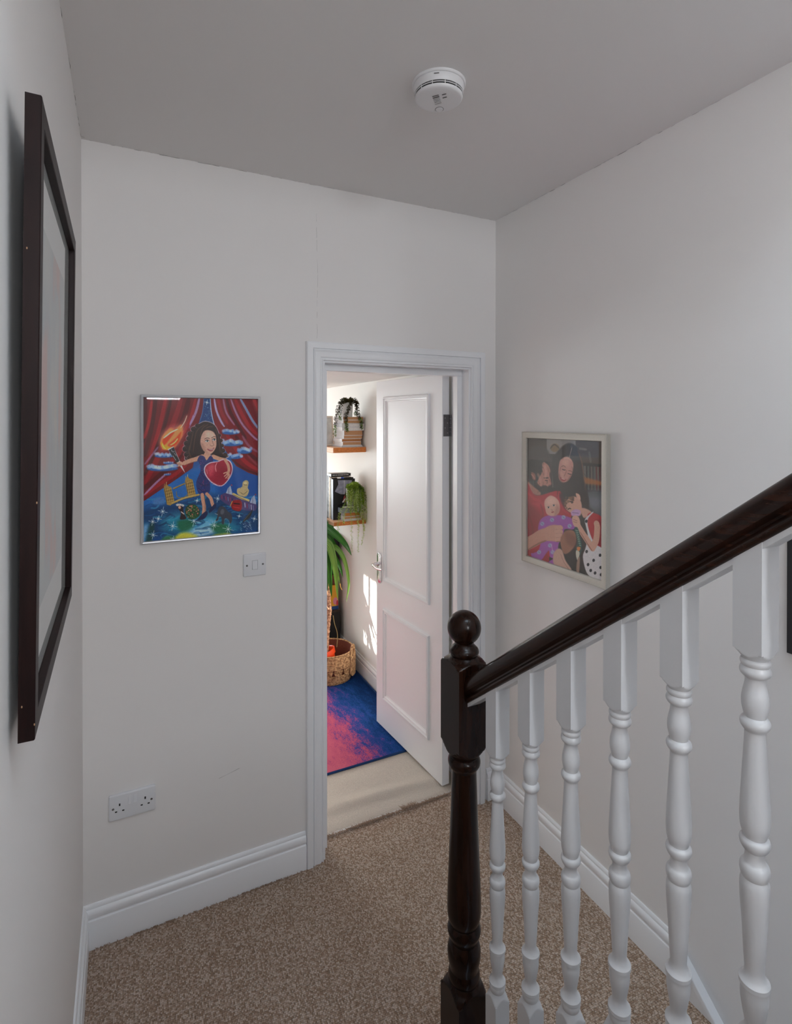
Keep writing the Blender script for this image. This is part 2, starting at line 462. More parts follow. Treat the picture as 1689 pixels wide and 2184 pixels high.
# string board of the flight going down, with a plain cap that rises to the skirting
t_ = tan(radians(41)); y0 = 1.16
st = MB().prism([(XR-.022, y0, .138), (XR-.022, y0, -.25), (XR-.022, -1.2, -.25-t_*(1.2+y0)), (XR-.022, -1.2, .138-t_*(1.2+y0))], (.022, 0, 0))
trim_s = struct('trim_3', st, M_GLOSS)
cp = MB().prism([(XR-.030, y0+.004, .150), (XR-.030, y0+.004, .126), (XR-.030, -1.2, .124-t_*(1.2+y0)), (XR-.030, -1.2, .148-t_*(1.2+y0))], (.030, 0, 0))
obj('string_cap', cp, M_GLOSS, trim_s, bevel=(.003, 2))

# ------------------------------------------------------------------ door surround
AP = [(0, 0), (0, .009), (.0015, .0112), (.005, .0112), (.0065, .0075), (.0095, .0075), (.011, .0105), (.014, .0128), (.0175, .0138), (.027, .0138),
      (.032, .0120), (.036, .0130), (.040, .0160), (.0425, .0165), (.0438, .0115), (.0465, .0115), (.0472, .0205), (.069, .0205), (.0725, .0180), (.0735, 0)]
xi0, xi1, zi = LIN_L-.0085, LIN_R+.0085, LIN_T+.0075
rows = []
for (sx, sz, px, pz) in ((-1, 0, xi0, -.02), (-1, 1, xi0, zi), (1, 1, xi1, zi), (1, 0, xi1, -.02)):
    rows.append([(px + sx*u, YB - v, pz + sz*u) for u, v in AP])
struct('trim_1', MB().grid(rows, True, cap=True), M_GLOSS, smooth=35)
ln = MB()
for (a, b) in ((LIN_L-.03, LIN_L), (LIN_R, LIN_R+.03)):
    ln.box(a, b, YB-.001, WB2+.004, -.02, LIN_T+.03)
ln.box(LIN_L, LIN_R, YB-.001, WB2+.004, LIN_T, LIN_T+.03)
lining = struct('trim_2', ln, M_GLOSS)
YS, XS = 2.1735, .0274
stp = MB()
stp.box(LIN_L, LIN_L+XS, YS, YS+.037, -.01, LIN_T-XS); stp.box(LIN_R-XS, LIN_R, YS, YS+.037, -.01, LIN_T-XS)
stp.box(LIN_L, LIN_R, YS, YS+.037, LIN_T-XS, LIN_T)
obj('door_stop', stp, M_GLOSS, lining, bevel=(.0015, 2))

# ------------------------------------------------------------------ door leaf (open inwards)
HA = Vector((1.3698, 2.2675, 0)); HK = Vector((1.3215, 2.9329, 0))
DT = (HK-HA).normalized(); DN = Vector((-DT.y, DT.x, 0))     # DN points to the landing-facing side (-x)
if DN.x > 0: DN = -DN
DW, DTH, DZ0, DZ1 = .667, .041, .017, 2.0125
def dp(s, n, z): return HA + DT*s + DN*n + Vector((0,0,z))
door = thing('door_1', HA, kind='structure')
leaf = MB().prism([dp(0,0,DZ0), dp(DW,0,DZ0), dp(DW,0,DZ1), dp(0,0,DZ1)], -DN*DTH)
obj('door_leaf', leaf, M_DOOR, door, bevel=(.0015, 2))
MP = [(0, 0), (.001, .0075), (.004, .0115), (.009, .012), (.011, .0060), (.0155, .0060), (.018, .0095), (.024, .0085), (.028, .0025), (.031, .0020), (.032, 0)]
def panel(s0, s1, z0, z1):
    rows = []
    for a, b, da, db in ((s0, z0, 1, 1), (s1, z0, -1, 1), (s1, z1, -1, -1), (s0, z1, 1, -1), (s0, z0, 1, 1)):
        rows.append([dp(a+da*u, v, b+db*u) for u, v in MP])
    obj('panel_moulding', MB().grid(rows), M_DOOR, door, smooth=35)
panel(.104, .574, .864, 1.921)
panel(.108, .580, .186, .710)
# lever handle on a long backplate
hz0, hz1, hs, hw = .842, 1.016, .628, .0245
pl_ = []
for k in range(13): a = pi*k/12; pl_.append((hs + hw*cos(a), hz1-.022 + .022*sin(a)*1.0))
for k in range(13): a = pi + pi*k/12; pl_.append((hs + hw*cos(a), hz0+.022 + .022*sin(a)))
handle = obj('handle', MB().prism([dp(s, 0, z) for s, z in pl_], DN*.006), M_CHROME, door, bevel=(.0022, 2), smooth=40, label='chrome backplate with lever')
inner = [(hs+(s-hs)*.72, (hz0+hz1)/2+(z-(hz0+hz1)/2)*.9) for s, z in pl_]
obj('raised_plate', MB().prism([dp(s, .004, z) for s, z in inner], DN*.0055), M_CHROME, handle, bevel=(.002, 2), smooth=40)
lv = spline3([dp(hs, .006, .955), dp(hs, .034, .955), dp(hs-.004, .047, .954), dp(hs-.03, .051, .951), dp(hs-.065, .049, .945), dp(hs-.105, .044, .948)], 6)
obj('lever', MB().tube(lv, [.0095 if i < 6 else .0085 - .0022*abs(i-15)/15 for i in range(len(lv))], 12), M_CHROME, handle, smooth=50)
obj('lever_collar', MB().tube([dp(hs, .008, .955), dp(hs, .014, .955)], [.0145, .012], 16), M_CHROME, handle, smooth=40)
# lever on the far face
lv2 = [dp(hs, -DTH-.0, .955), dp(hs, -DTH-.045, .955), dp(hs-.10, -DTH-.045, .948)]
# butt hinges on the edge of the leaf
for hz in (1.763, .28):
    hg = obj('hinge', MB().prism([dp(-.0012, -.006, hz-.053), dp(-.0012, -DTH-.001, hz-.053), dp(-.0012, -DTH-.001, hz+.053), dp(-.0012, -.006, hz+.053)], DT*.0030), M_HINGE, door, label='grey steel butt hinge')
    kc = dp(-.002, -DTH-.0055, 0)
    for q in range(5):
        za = hz-.053+q*.0212
        obj('knuckle', MB().lathe([(za+.0006, .0052), (za+.0206, .0052)], (kc.x, kc.y, 0), 12), M_HINGE, hg, smooth=40)
    for q in (-.036, -.012, .012, .036):
        c = dp(-.0018, -.022 - .007*(1 if q in (-.036, .012) else -1), hz+q)
        obj('screw', MB().tube([c, c+DT*(-.0008)], .0034, 10), M_SCREW, hg)

# ------------------------------------------------------------------ banister
PANG = atan2(.7735, 1.0); PS = tan(PANG)
ban = thing('stair_banister', (XB, 1.2215, 0),
            'dark wood handrail and newel post with white turned balusters beside the landing', 'banister')
def turned(prof, c, w=None, seg=48, sub=5, ztop=None, zbot=None):
    """lathe with the radius clipped to a square of side w (turned posts cut from square stock)"""
    pr = catmull(prof, sub); rows = []
    for z, r in pr:
        row = []
        for k in range(seg):
            a = 2*pi*k/seg + pi/4
            q = r if w is None else min(r, w/2/max(abs(cos(a)), abs(sin(a))))
            row.append(Vector((c[0]+q*cos(a), c[1]+q*sin(a), c[2]+z)))
        rows.append(row)
    if ztop: rows[-1] = [Vector((p.x, p.y, ztop(p))) for p in rows[-1]]
    if zbot: rows[0] = [Vector((p.x, p.y, zbot(p))) for p in rows[0]]
    return MB().grid(rows, True, cap=True)
# newel post: silhouette read at its own distance (y pixel, half width) -> metres
ND = 1.455
def nz_(y): return H - ND*sin(PITCH) + ND*(CY-y)/F_PX
def nr_(h): return h*ND/F_PX*.985
def conv(l): return [((nz_(a[0]), nr_(a[1])) + tuple(a[2:])) for a in l][::-1]
NP = (XB, 1.2215, 0)
newel = obj('newel_post', turned(conv([(1626, 27, 's'), (1612, 30, 's'), (1606, 31), (1598, 38), (1590, 44), (1582, 52, 's'), (1575, 80, 's'), (1430, 80, 's'), (1420, 60, 's'), (1409, 47), (1402, 34), (1396, 27, 's')]), NP, .0905, sub=4),
            M_DARKW, ban, smooth=32, label='dark brown newel post with ball finial')
obj('ball_finial', turned([(nz_(1402), nr_(22), 's'), (nz_(1399), nr_(25)), (nz_(1394), nr_(30)), (nz_(1388), nr_(32)), (nz_(1382), nr_(30)), (nz_(1377), nr_(25)), (nz_(1372), nr_(21), 's')] +
    [(nz_(1338)-nr_(36.3)*cos(a), nr_(36.3)*sin(a)) for a in [.6+ (pi-.62)*k/14 for k in range(15)]], NP, None, 48, 3), M_DARKW, newel, smooth=40)
obj('turned_shaft', turned(conv([(1606, 24), (1610, 30), (1615, 33.6), (1621, 35), (1628, 34), (1634, 30.5), (1638, 27.2, 's'), (1648, 26.8), (1690, 28.2), (1737, 29.7), (1820, 32.8), (1888, 35.6), (1920, 36.5),
    (1940, 36.5), (1953, 35.2), (1962, 32.6), (1967, 30.8, 's'), (1971, 33.2), (1977, 35.6), (1984, 36), (1992, 33.5), (1999, 30.5), (2003, 29, 's'), (2010, 32.6), (2020, 35.5), (2030, 36), (2042, 35), (2054, 32.6),
    (2062, 31.4, 's'), (2066, 32.4, 's'), (2072, 33.8), (2079, 34), (2086, 32.4), (2092, 29)]), NP, None, 48, 4), M_DARKW, newel, smooth=35)
low = [(-.25, .09, 's'), (nz_(2116), .09, 's'), (nz_(2109), .060, 's'), (nz_(2101), .053), (nz_(2094), .045), (nz_(2088), .0405), (nz_(2083), .035, 's')]
obj('lower_block', turned(low, NP, .0905, sub=5), M_DARKW, newel, smooth=32)
obj('paint_drip', MB().ball((XB-.046, 1.2515, 1.155), .0016, 8, 6), M_GLOSS, newel)

# handrail
ZR0 = 1.0705 - .0    # underside of the rail at y = 1.1635
def railz(y): return ZR0 + (1.1635-y)*PS
RPH = [(-.0195, 0), (-.0225, .001), (-.0255, .004), (-.0265, .008), (-.0245, .012), (-.0215, .0150), (-.0208, .0185), (-.0235, .0215), (-.0285, .0245), (-.0312, .0300),
       (-.0318, .0370), (-.0300, .0450), (-.0255, .0515), (-.0180, .0560), (-.0090, .0582), (0, .0588)]
RP = RPH + [(-x, z) for x, z in RPH[-2::-1]]
nrm = Vector((0, sin(PANG), cos(PANG)))
hr = MB(); ya, yb = 1.1763, -.55
rows = []
for y in (ya, yb):
    row = []
    for x, h in RP:
        p = Vector((XB+x, y, railz(y)))
        # slide along the rail so the ends are cut plumb
        q = p + nrm*h; d = Vector((0, -cos(PANG), sin(PANG)))
        q += d*((q.y-y)/cos(PANG))
        row.append(q)
    rows.append(row)
hr.grid(rows, True, cap=True)
M_RAIL = wood('dark_rail_wood', (.007, .0026, .0016), (.030, .0095, .0045), .27, (70, 3, 70), coat=.18, spec=.25)
obj('handrail', hr, M_RAIL, ban, smooth=32, label='dark brown moulded handrail')
# balusters
BYS = [1.0758, .9545, .8325, .7105, .5920, .4720, .350]
BW = .0405
def bz(y): return (1645-y)/F_PX*1.108          # pixels on the third baluster -> metres about its upper ring
def br(h): return h*1.108/F_PX*.915
ring = 1.0745
S1 = [(1548, 16), (1550, 20), (1553, 22), (1557, 21.6), (1560, 19.6, 's'), (1562, 20.8), (1566, 22.6), (1571, 22.4), (1575, 19.5), (1578, 15.4, 's'), (1582, 14.8), (1590, 15.8), (1602, 18.8), (1612, 20.1), (1622, 19.6),
      (1632, 17.2), (1637, 15.6, 's'), (1640, 19.6), (1644, 22), (1649, 22), (1654, 19.2), (1658, 15.6, 's'), (1662, 15.2), (1680, 16.2), (1704, 17.6), (1755, 20.8), (1780, 22), (1795, 22), (1806, 20.6), (1814, 18),
      (1818, 16.4, 's'), (1820, 20.4), (1824, 22.4), (1830, 21.6), (1836, 18), (1839, 14.8, 's'), (1846, 14.2), (1852, 15.4), (1856, 17, 's'), (1859, 20), (1864, 21.8), (1871, 21.8), (1876, 20.4), (1879, 18.8, 's'), (1884, 20.6),
      (1891, 21.8), (1905, 21.6), (1917, 21), (1955, 18.1), (1994, 16), (2012, 14.6), (2020, 14.4), (2026, 15.6), (2031, 18), (2035, 22.6, 's'), (2041, 22.8, 's'), (2043, 19.4, 's'), (2052, 20.4), (2064, 20.3), (2083, 17.2),
      (2097, 14.6), (2104, 14.4), (2110, 16), (2115, 19), (2119, 22.8, 's'), (2125, 23, 's'), (2127, 20.4, 's'), (2130, 21.6), (2135, 22), (2141, 20.6), (2146, 18)]
shaft_prof = [((bz(a[0]), br(a[1])) + tuple(a[2:])) for a in S1][::-1]
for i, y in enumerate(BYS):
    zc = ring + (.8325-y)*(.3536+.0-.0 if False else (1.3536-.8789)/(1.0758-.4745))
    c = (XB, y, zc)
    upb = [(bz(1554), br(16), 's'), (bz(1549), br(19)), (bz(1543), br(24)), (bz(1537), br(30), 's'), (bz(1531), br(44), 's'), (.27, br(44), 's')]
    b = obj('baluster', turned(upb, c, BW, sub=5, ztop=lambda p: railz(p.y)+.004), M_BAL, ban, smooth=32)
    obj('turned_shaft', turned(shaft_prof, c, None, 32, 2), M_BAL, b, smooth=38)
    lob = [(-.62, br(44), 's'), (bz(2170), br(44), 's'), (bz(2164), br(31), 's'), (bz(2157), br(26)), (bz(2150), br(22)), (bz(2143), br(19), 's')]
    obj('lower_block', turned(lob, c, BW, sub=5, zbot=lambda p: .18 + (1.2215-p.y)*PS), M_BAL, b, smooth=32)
# infill fillets under the rail, between the balusters
ends = [1.1763] + BYS
for a, b in zip(ends, ends[1:]):
    y0, y1 = (a - BW/2 if a != 1.1763 else a), b + BW/2
    f = MB()
    f.prism([(XB-.0195, y0, railz(y0)+.001), (XB-.0195, y1, railz(y1)+.001), (XB-.0195, y1, railz(y1)-.009), (XB-.0195, y0, railz(y0)-.009)], (.039, 0, 0))
    obj('fillet', f, M_BAL, ban)
# closed string carrying the balusters
sg = MB().prism([(XB-.02, 1.178, .19), (XB-.02, 1.178, -.2), (XB-.02, -.6, -.2+1.3), (XB-.02, -.6, .19+1.778*PS)], (.04, 0, 0))
obj('string_board', sg, M_BAL, ban)

# ------------------------------------------------------------------ wall fittings
def plate(name, x0, x1, z0, z1, th, label, cat):
    t = thing(name, ((x0+x1)/2, YB, (z0+z1)/2), label, cat)
    mb = MB().box(x0, x1, YB-th, YB+.001, z0, z1)
    obj('plate', mb, M_PLASTIC, t, bevel=(.0042, 4), smooth=40)
    return t
sw = plate('light_switch', .399, .485, 1.1932, 1.2792, .0095, 'small square white light switch under the painted portrait', 'switch')
cx, cz = .442, 1.236
rk = MB().prism([(cx-.0095, YB-.0085, cz-.016), (cx-.0095, YB-.0140, cz-.016), (cx-.0095, YB-.0105, cz+.016), (cx-.0095, YB-.0085, cz+.016)], (.019, 0, 0))
obj('rocker', rk, M_PLASTIC, sw, bevel=(.0006, 2))
rg = MB()
for (a, b, c, d) in ((-.0108, .0108, -.0176, -.0166), (-.0108, .0108, .0166, .0176), (-.0108, -.0099, -.0166, .0166), (.0099, .0108, -.0166, .0166)):
    rg.box(cx+a, cx+b, YB-.0098, YB-.006, cz+c, cz+d)
obj('rocker_surround', rg, mat('rocker_gap', (.30, .30, .32), .5), sw)
def screw(x, z, parent, th):
    obj('screw', MB().tube([(x, YB-th+.001, z), (x, YB-th-.0004, z)], .0036, 12), M_BLACK, parent)
    obj('screw_head', MB().tube([(x, YB-th+.001, z), (x, YB-th-.0008, z)], .0026, 12), M_SCREW, parent)
screw(cx-.0302, cz, sw, .0095); screw(cx+.0302, cz, sw, .0095)

so_ = plate('power_socket', -.0545, .0925, .410, .4975, .0115, 'white double wall socket with two rocker switches near the floor', 'socket')
cx, cz = .019, .454
def slot(x, z, w, h): obj('pin_slot', MB().box(x-w/2, x+w/2, YB-.0118, YB-.006, z-h/2, z+h/2), M_BLACK, so_)
for k in (-1, 1):
    ox = cx + k*.040
    slot(ox, cz+.0085, .0045, .0085); slot(ox-.0111, cz-.0135, .0068, .0042); slot(ox+.0111, cz-.0135, .0068, .0042)
    screw(cx+k*.0603, cz-.002, so_, .0115)
    rx = cx + k*.0085
    obj('rocker', MB().prism([(rx-.0052, YB-.0105, cz+.0045), (rx-.0052, YB-.0165, cz+.0045), (rx-.0052, YB-.0118, cz+.0295), (rx-.0052, YB-.0105, cz+.0295)], (.0104, 0, 0)), M_PLASTIC, so_, bevel=(.0006, 2))

# smoke alarm
ac = (.7915, 1.330)
al = thing('smoke_alarm', (ac[0], ac[1], ZC), 'round white slotted smoke alarm on the ceiling', 'smoke alarm')
obj('base_plate', MB().lathe(catmull([(ZC+.001, .0755, 's'), (ZC-.003, .0755), (ZC-.006, .0735, 's'), (ZC-.007, .066, 's')], 3), (*ac, 0), 64), M_ALARM, al, smooth=35)
obj('body', MB().lathe([(ZC-.005, .0690), (ZC-.008, .0708), (ZC-.026, .0690), (ZC-.0275, .0680), (ZC-.0275, .058)], (*ac, 0), 64), M_ALARM, al, smooth=35)
obj('inner_core', MB().lathe([(ZC-.0262, .0665), (ZC-.0370, .0655)], (*ac, 0), 48), mat('alarm_inside', (.012, .011, .011), .7), al, smooth=40)
obj('vent_ring', MB().lathe([(ZC-.0308, .056), (ZC-.0308, .0680), (ZC-.0326, .0678), (ZC-.0326, .056)], (*ac, 0), 64), M_ALARM, al, smooth=35)
obj('cover', MB().lathe(catmull([(ZC-.0362, .056, 's'), (ZC-.0362, .0668, 's'), (ZC-.0385, .0668), (ZC-.0415, .0655), (ZC-.0440, .0620), (ZC-.0455, .0560, 's'), (ZC-.0462, .040), (ZC-.0465, .0005)], 4), (*ac, 0), 64), M_ALARM, al, smooth=35)
for k in range(12):
    a = .25 + 2*pi*k/12; u = Vector((cos(a), sin(a), 0)); v = Vector((-sin(a), cos(a), 0)); c = Vector((*ac, ZC-.032))
    obj('vent_rib', MB().prism([c+u*.060-v*.0009+Vector((0,0,-.006)), c+u*.0672-v*.0009+Vector((0,0,-.006)), c+u*.0672-v*.0009+Vector((0,0,.006)), c+u*.060-v*.0009+Vector((0,0,.006))], v*.0018), M_ALARM, al)
# sounder slots, test button and lens on the cover; directions: e1 away from camera, e2 to its right
e1 = Vector((sin(YAW+.12), cos(YAW+.12), 0)); e2 = Vector((e1.y, -e1.x, 0)); c0 = Vector((*ac, ZC-.0464))
M_ASLOT = mat('alarm_slot', (.12, .11, .11), .6); M_AFAINT = mat('alarm_faint_line', (.42, .41, .41), .6)
def aslot(a, b, l, w, ang, m):
    d1 = (e2*cos(ang) + e1*sin(ang)); d2 = (e1*cos(ang) - e2*sin(ang)); c = c0 + e1*a + e2*b
    obj('sounder_slot', MB().prism([c-d1*l/2-d2*w/2, c+d1*l/2-d2*w/2, c+d1*l/2+d2*w/2, c-d1*l/2+d2*w/2], (0, 0, -.0014)), m, al)
for k in range(6):
    aslot(-.026+.0075*k, -.008+.0012*k, .019, .0022 if k < 2 else .0014, -.32, M_ASLOT if k < 2 else M_AFAINT)
aslot(-.030, .016, .012, .002, -.32, M_ASLOT); aslot(-.015, .017, .012, .002, -.32, M_ASLOT)
bt = [(.042+.011*sin(2*pi*k/20)*1.0, .0105*cos(2*pi*k/20)) for k in range(20)]
obj('test_button', MB().prism([c0+e1*a+e2*b+Vector((0,0,.001)) for a, b in bt], (0,0,-.0030)), M_ALARM, al, bevel=(.0008, 2))
rgp = [(.042+.0125*sin(2*pi*k/24), .0118*cos(2*pi*k/24)) for k in range(24)]
obj('button_gap', MB().tube([c0+e1*a+e2*b+Vector((0,0,-.0001)) for a, b in rgp], .0006, 5, closed=True), M_ASLOT, al)
for a0, h, w in ((2.35+pi, -.010, .016),):
    pass
d0 = Vector((-e1.x, -e1.y, 0))
cc = Vector((*ac, ZC-.0125)) + d0*.0704
obj('release_notch', MB().prism([cc-e2*.010+Vector((0,0,-.001)), cc+e2*.004+Vector((0,0,-.001)), cc+e2*.004+Vector((0,0,.0012)), cc-e2*.010+Vector((0,0,.0012))], d0*.0006), M_ASLOT, al)

# ------------------------------------------------------------------ paintings: raster painted in code
class Canvas:
    def __init__(s, w, h, mapf, bg, px):
        s.w, s.h, s.map, s.px = w, h, mapf, px
        s.a = np.zeros((h, w, 3), np.float32); s.a[:] = np.array(bg)/255.
        s.X, s.Y = np.meshgrid(np.arange(w)+.5, np.arange(h)+.5)
    def pts(s, P): return np.array([s.map(*p) for p in P], float)*[s.w, s.h]
    def blend(s, cov, col, sl):
        c = np.array(col)/255.
        s.a[sl] += (c-s.a[sl])*cov[..., None]
    def bbox(s, P, m):
        x0, y0 = np.floor(P.min(0)-m).astype(int); x1, y1 = np.ceil(P.max(0)+m).astype(int)
        x0, y0 = max(x0, 0), max(y0, 0); x1, y1 = min(x1, s.w), min(y1, s.h)
        return (slice(y0, max(y1, y0)), slice(x0, max(x1, x0)))
    def segd(s, P, sl, closed):
        X, Y = s.X[sl], s.Y[sl]; d = np.full(X.shape, 1e9)
        n = len(P)
        for i in range(n if closed else n-1):
            a, b = P[i], P[(i+1) % n]; v = b-a; L = max(v@v, 1e-9)
            t = np.clip(((X-a[0])*v[0]+(Y-a[1])*v[1])/L, 0, 1)
            d = np.minimum(d, np.hypot(X-a[0]-t*v[0], Y-a[1]-t*v[1]))
        return d
    def P(s, col, P, soft=1., al=1., curve=True):
        P = s.pts(P); soft = max(.8, soft*.45)
        if curve:
            n = len(P); Q = []
            for i in range(n):
                p0, p1, p2, p3 = P[i-1], P[i], P[(i+1) % n], P[(i+2) % n]
                for t in (0, .25, .5, .75):
                    Q.append(.5*(2*p1+(p2-p0)*t+(2*p0-5*p1+4*p2-p3)*t*t+(3*p1-p0-3*p2+p3)*t**3))
            P = np.array(Q)
        sl = s.bbox(P, soft*2+1); X, Y = s.X[sl], s.Y[sl]
        if X.size == 0: return
        ins = np.zeros(X.shape, bool); n = len(P)
        for i in range(n):
            a, b = P[i], P[(i+1) % n]
            if a[1] == b[1]: continue
            c = ((a[1] > Y) != (b[1] > Y)) & (X < (b[0]-a[0])*(Y-a[1])/(b[1]-a[1])+a[0])
            ins ^= c
        d = s.segd(P, sl, True); d = np.where(ins, d, -d)
        s.blend(np.clip(d/soft*.5+.5, 0, 1)*al, col, sl)
    def S(s, col, wd, P, al=1., soft=1., taper=True):
        """stroke; wd in source pixels; smooth through points"""
        soft = max(.8, soft*.45)
        P = s.pts(P); Q = []
        for i in range(len(P)-1):
            p1, p2 = P[i], P[i+1]; p0 = P[i-1] if i else p1; p3 = P[i+2] if i+2 < len(P) else p2
            for t in (0, .2, .4, .6, .8):
                Q.append(.5*(2*p1+(p2-p0)*t+(2*p0-5*p1+4*p2-p3)*t*t+(3*p1-p0-3*p2+p3)*t**3))
        Q.append(P[-1]); Q = np.array(Q); r = wd*s.px/2
        sl = s.bbox(Q, r+soft+2)
        if s.X[sl].size == 0: return
        X, Y = s.X[sl], s.Y[sl]; cov = np.zeros(X.shape); n = len(Q)
        for i in range(n-1):
            a, b = Q[i], Q[i+1]; v = b-a; L = max(v@v, 1e-9)
            t = np.clip(((X-a[0])*v[0]+(Y-a[1])*v[1])/L, 0, 1)
            d = np.hypot(X-a[0]-t*v[0], Y-a[1]-t*v[1])
            f = (i+t)/(n-1); rr = r*(np.sqrt(np.clip(1-(2*f-1)**4, 0, 1))*.85+.15 if taper else 1)
            cov = np.maximum(cov, np.clip((rr-d)/soft+.5, 0, 1))
        s.blend(cov*al, col, sl)
    def E(s, col, cx, cy, rx, ry, rot=0, al=1., soft=1.):
        s.P(col, [(cx+rx*cos(a)*cos(rot)-ry*sin(a)*sin(rot), cy+rx*cos(a)*sin(rot)+ry*sin(a)*cos(rot)) for a in [2*pi*k/10 for k in range(10)]], soft, al)
    def image(s, name, gain, grain=.02, seed=1):
        r = np.random.default_rng(seed); a = s.a.copy()
        g = r.normal(0, 1, a.shape[:2]); g = (g + np.roll(g, 1, 0) + np.roll(g, 1, 1) + np.roll(g, 2, 1))/2
        a = np.clip(a*(1+grain*3*g[..., None]) , 0, 1)
        lin = np.where(a <= .04045, a/12.92, ((a+.055)/1.055)**2.4)*gain
        lin = np.clip(lin, 0, .95); a = np.where(lin <= .0031308, lin*12.92, 1.055*lin**(1/2.4)-.055)
        im = bpy.data.images.new(name, s.w, s.h)
        out = np.ones((s.h, s.w, 4), np.float32); out[..., :3] = a[::-1]
        im.pixels.foreach_set(out.ravel()); im.update(); im.pack()
        m, N, L, b = newmat(name)
        t = N.new('ShaderNodeTexImage'); t.image = im; t.extension = 'EXTEND'; L.new(t.outputs[0], b.inputs['Base Color'])
        b.inputs['Roughness'].default_value = .5; b.inputs['Specular IOR Level'].default_value = .3
        return m

def quad_map(TL, TR, BR, BL):
    """crop pixel -> (u, v) inside the print, v down (projective)"""
    A = []; B = []
    for (x, y), (u, v) in zip((TL, TR, BR, BL), ((0,0), (1,0), (1,1), (0,1))):
        A.append([x, y, 1, 0, 0, 0, -u*x, -u*y]); B.append(u)
        A.append([0, 0, 0, x, y, 1, -v*x, -v*y]); B.append(v)
    h = np.linalg.solve(np.array(A, float), np.array(B, float))
    def f(x, y):
        w = h[6]*x+h[7]*y+1
        return ((h[0]*x+h[1]*y+h[2])/w, (h[3]*x+h[4]*y+h[5])/w)
    return f

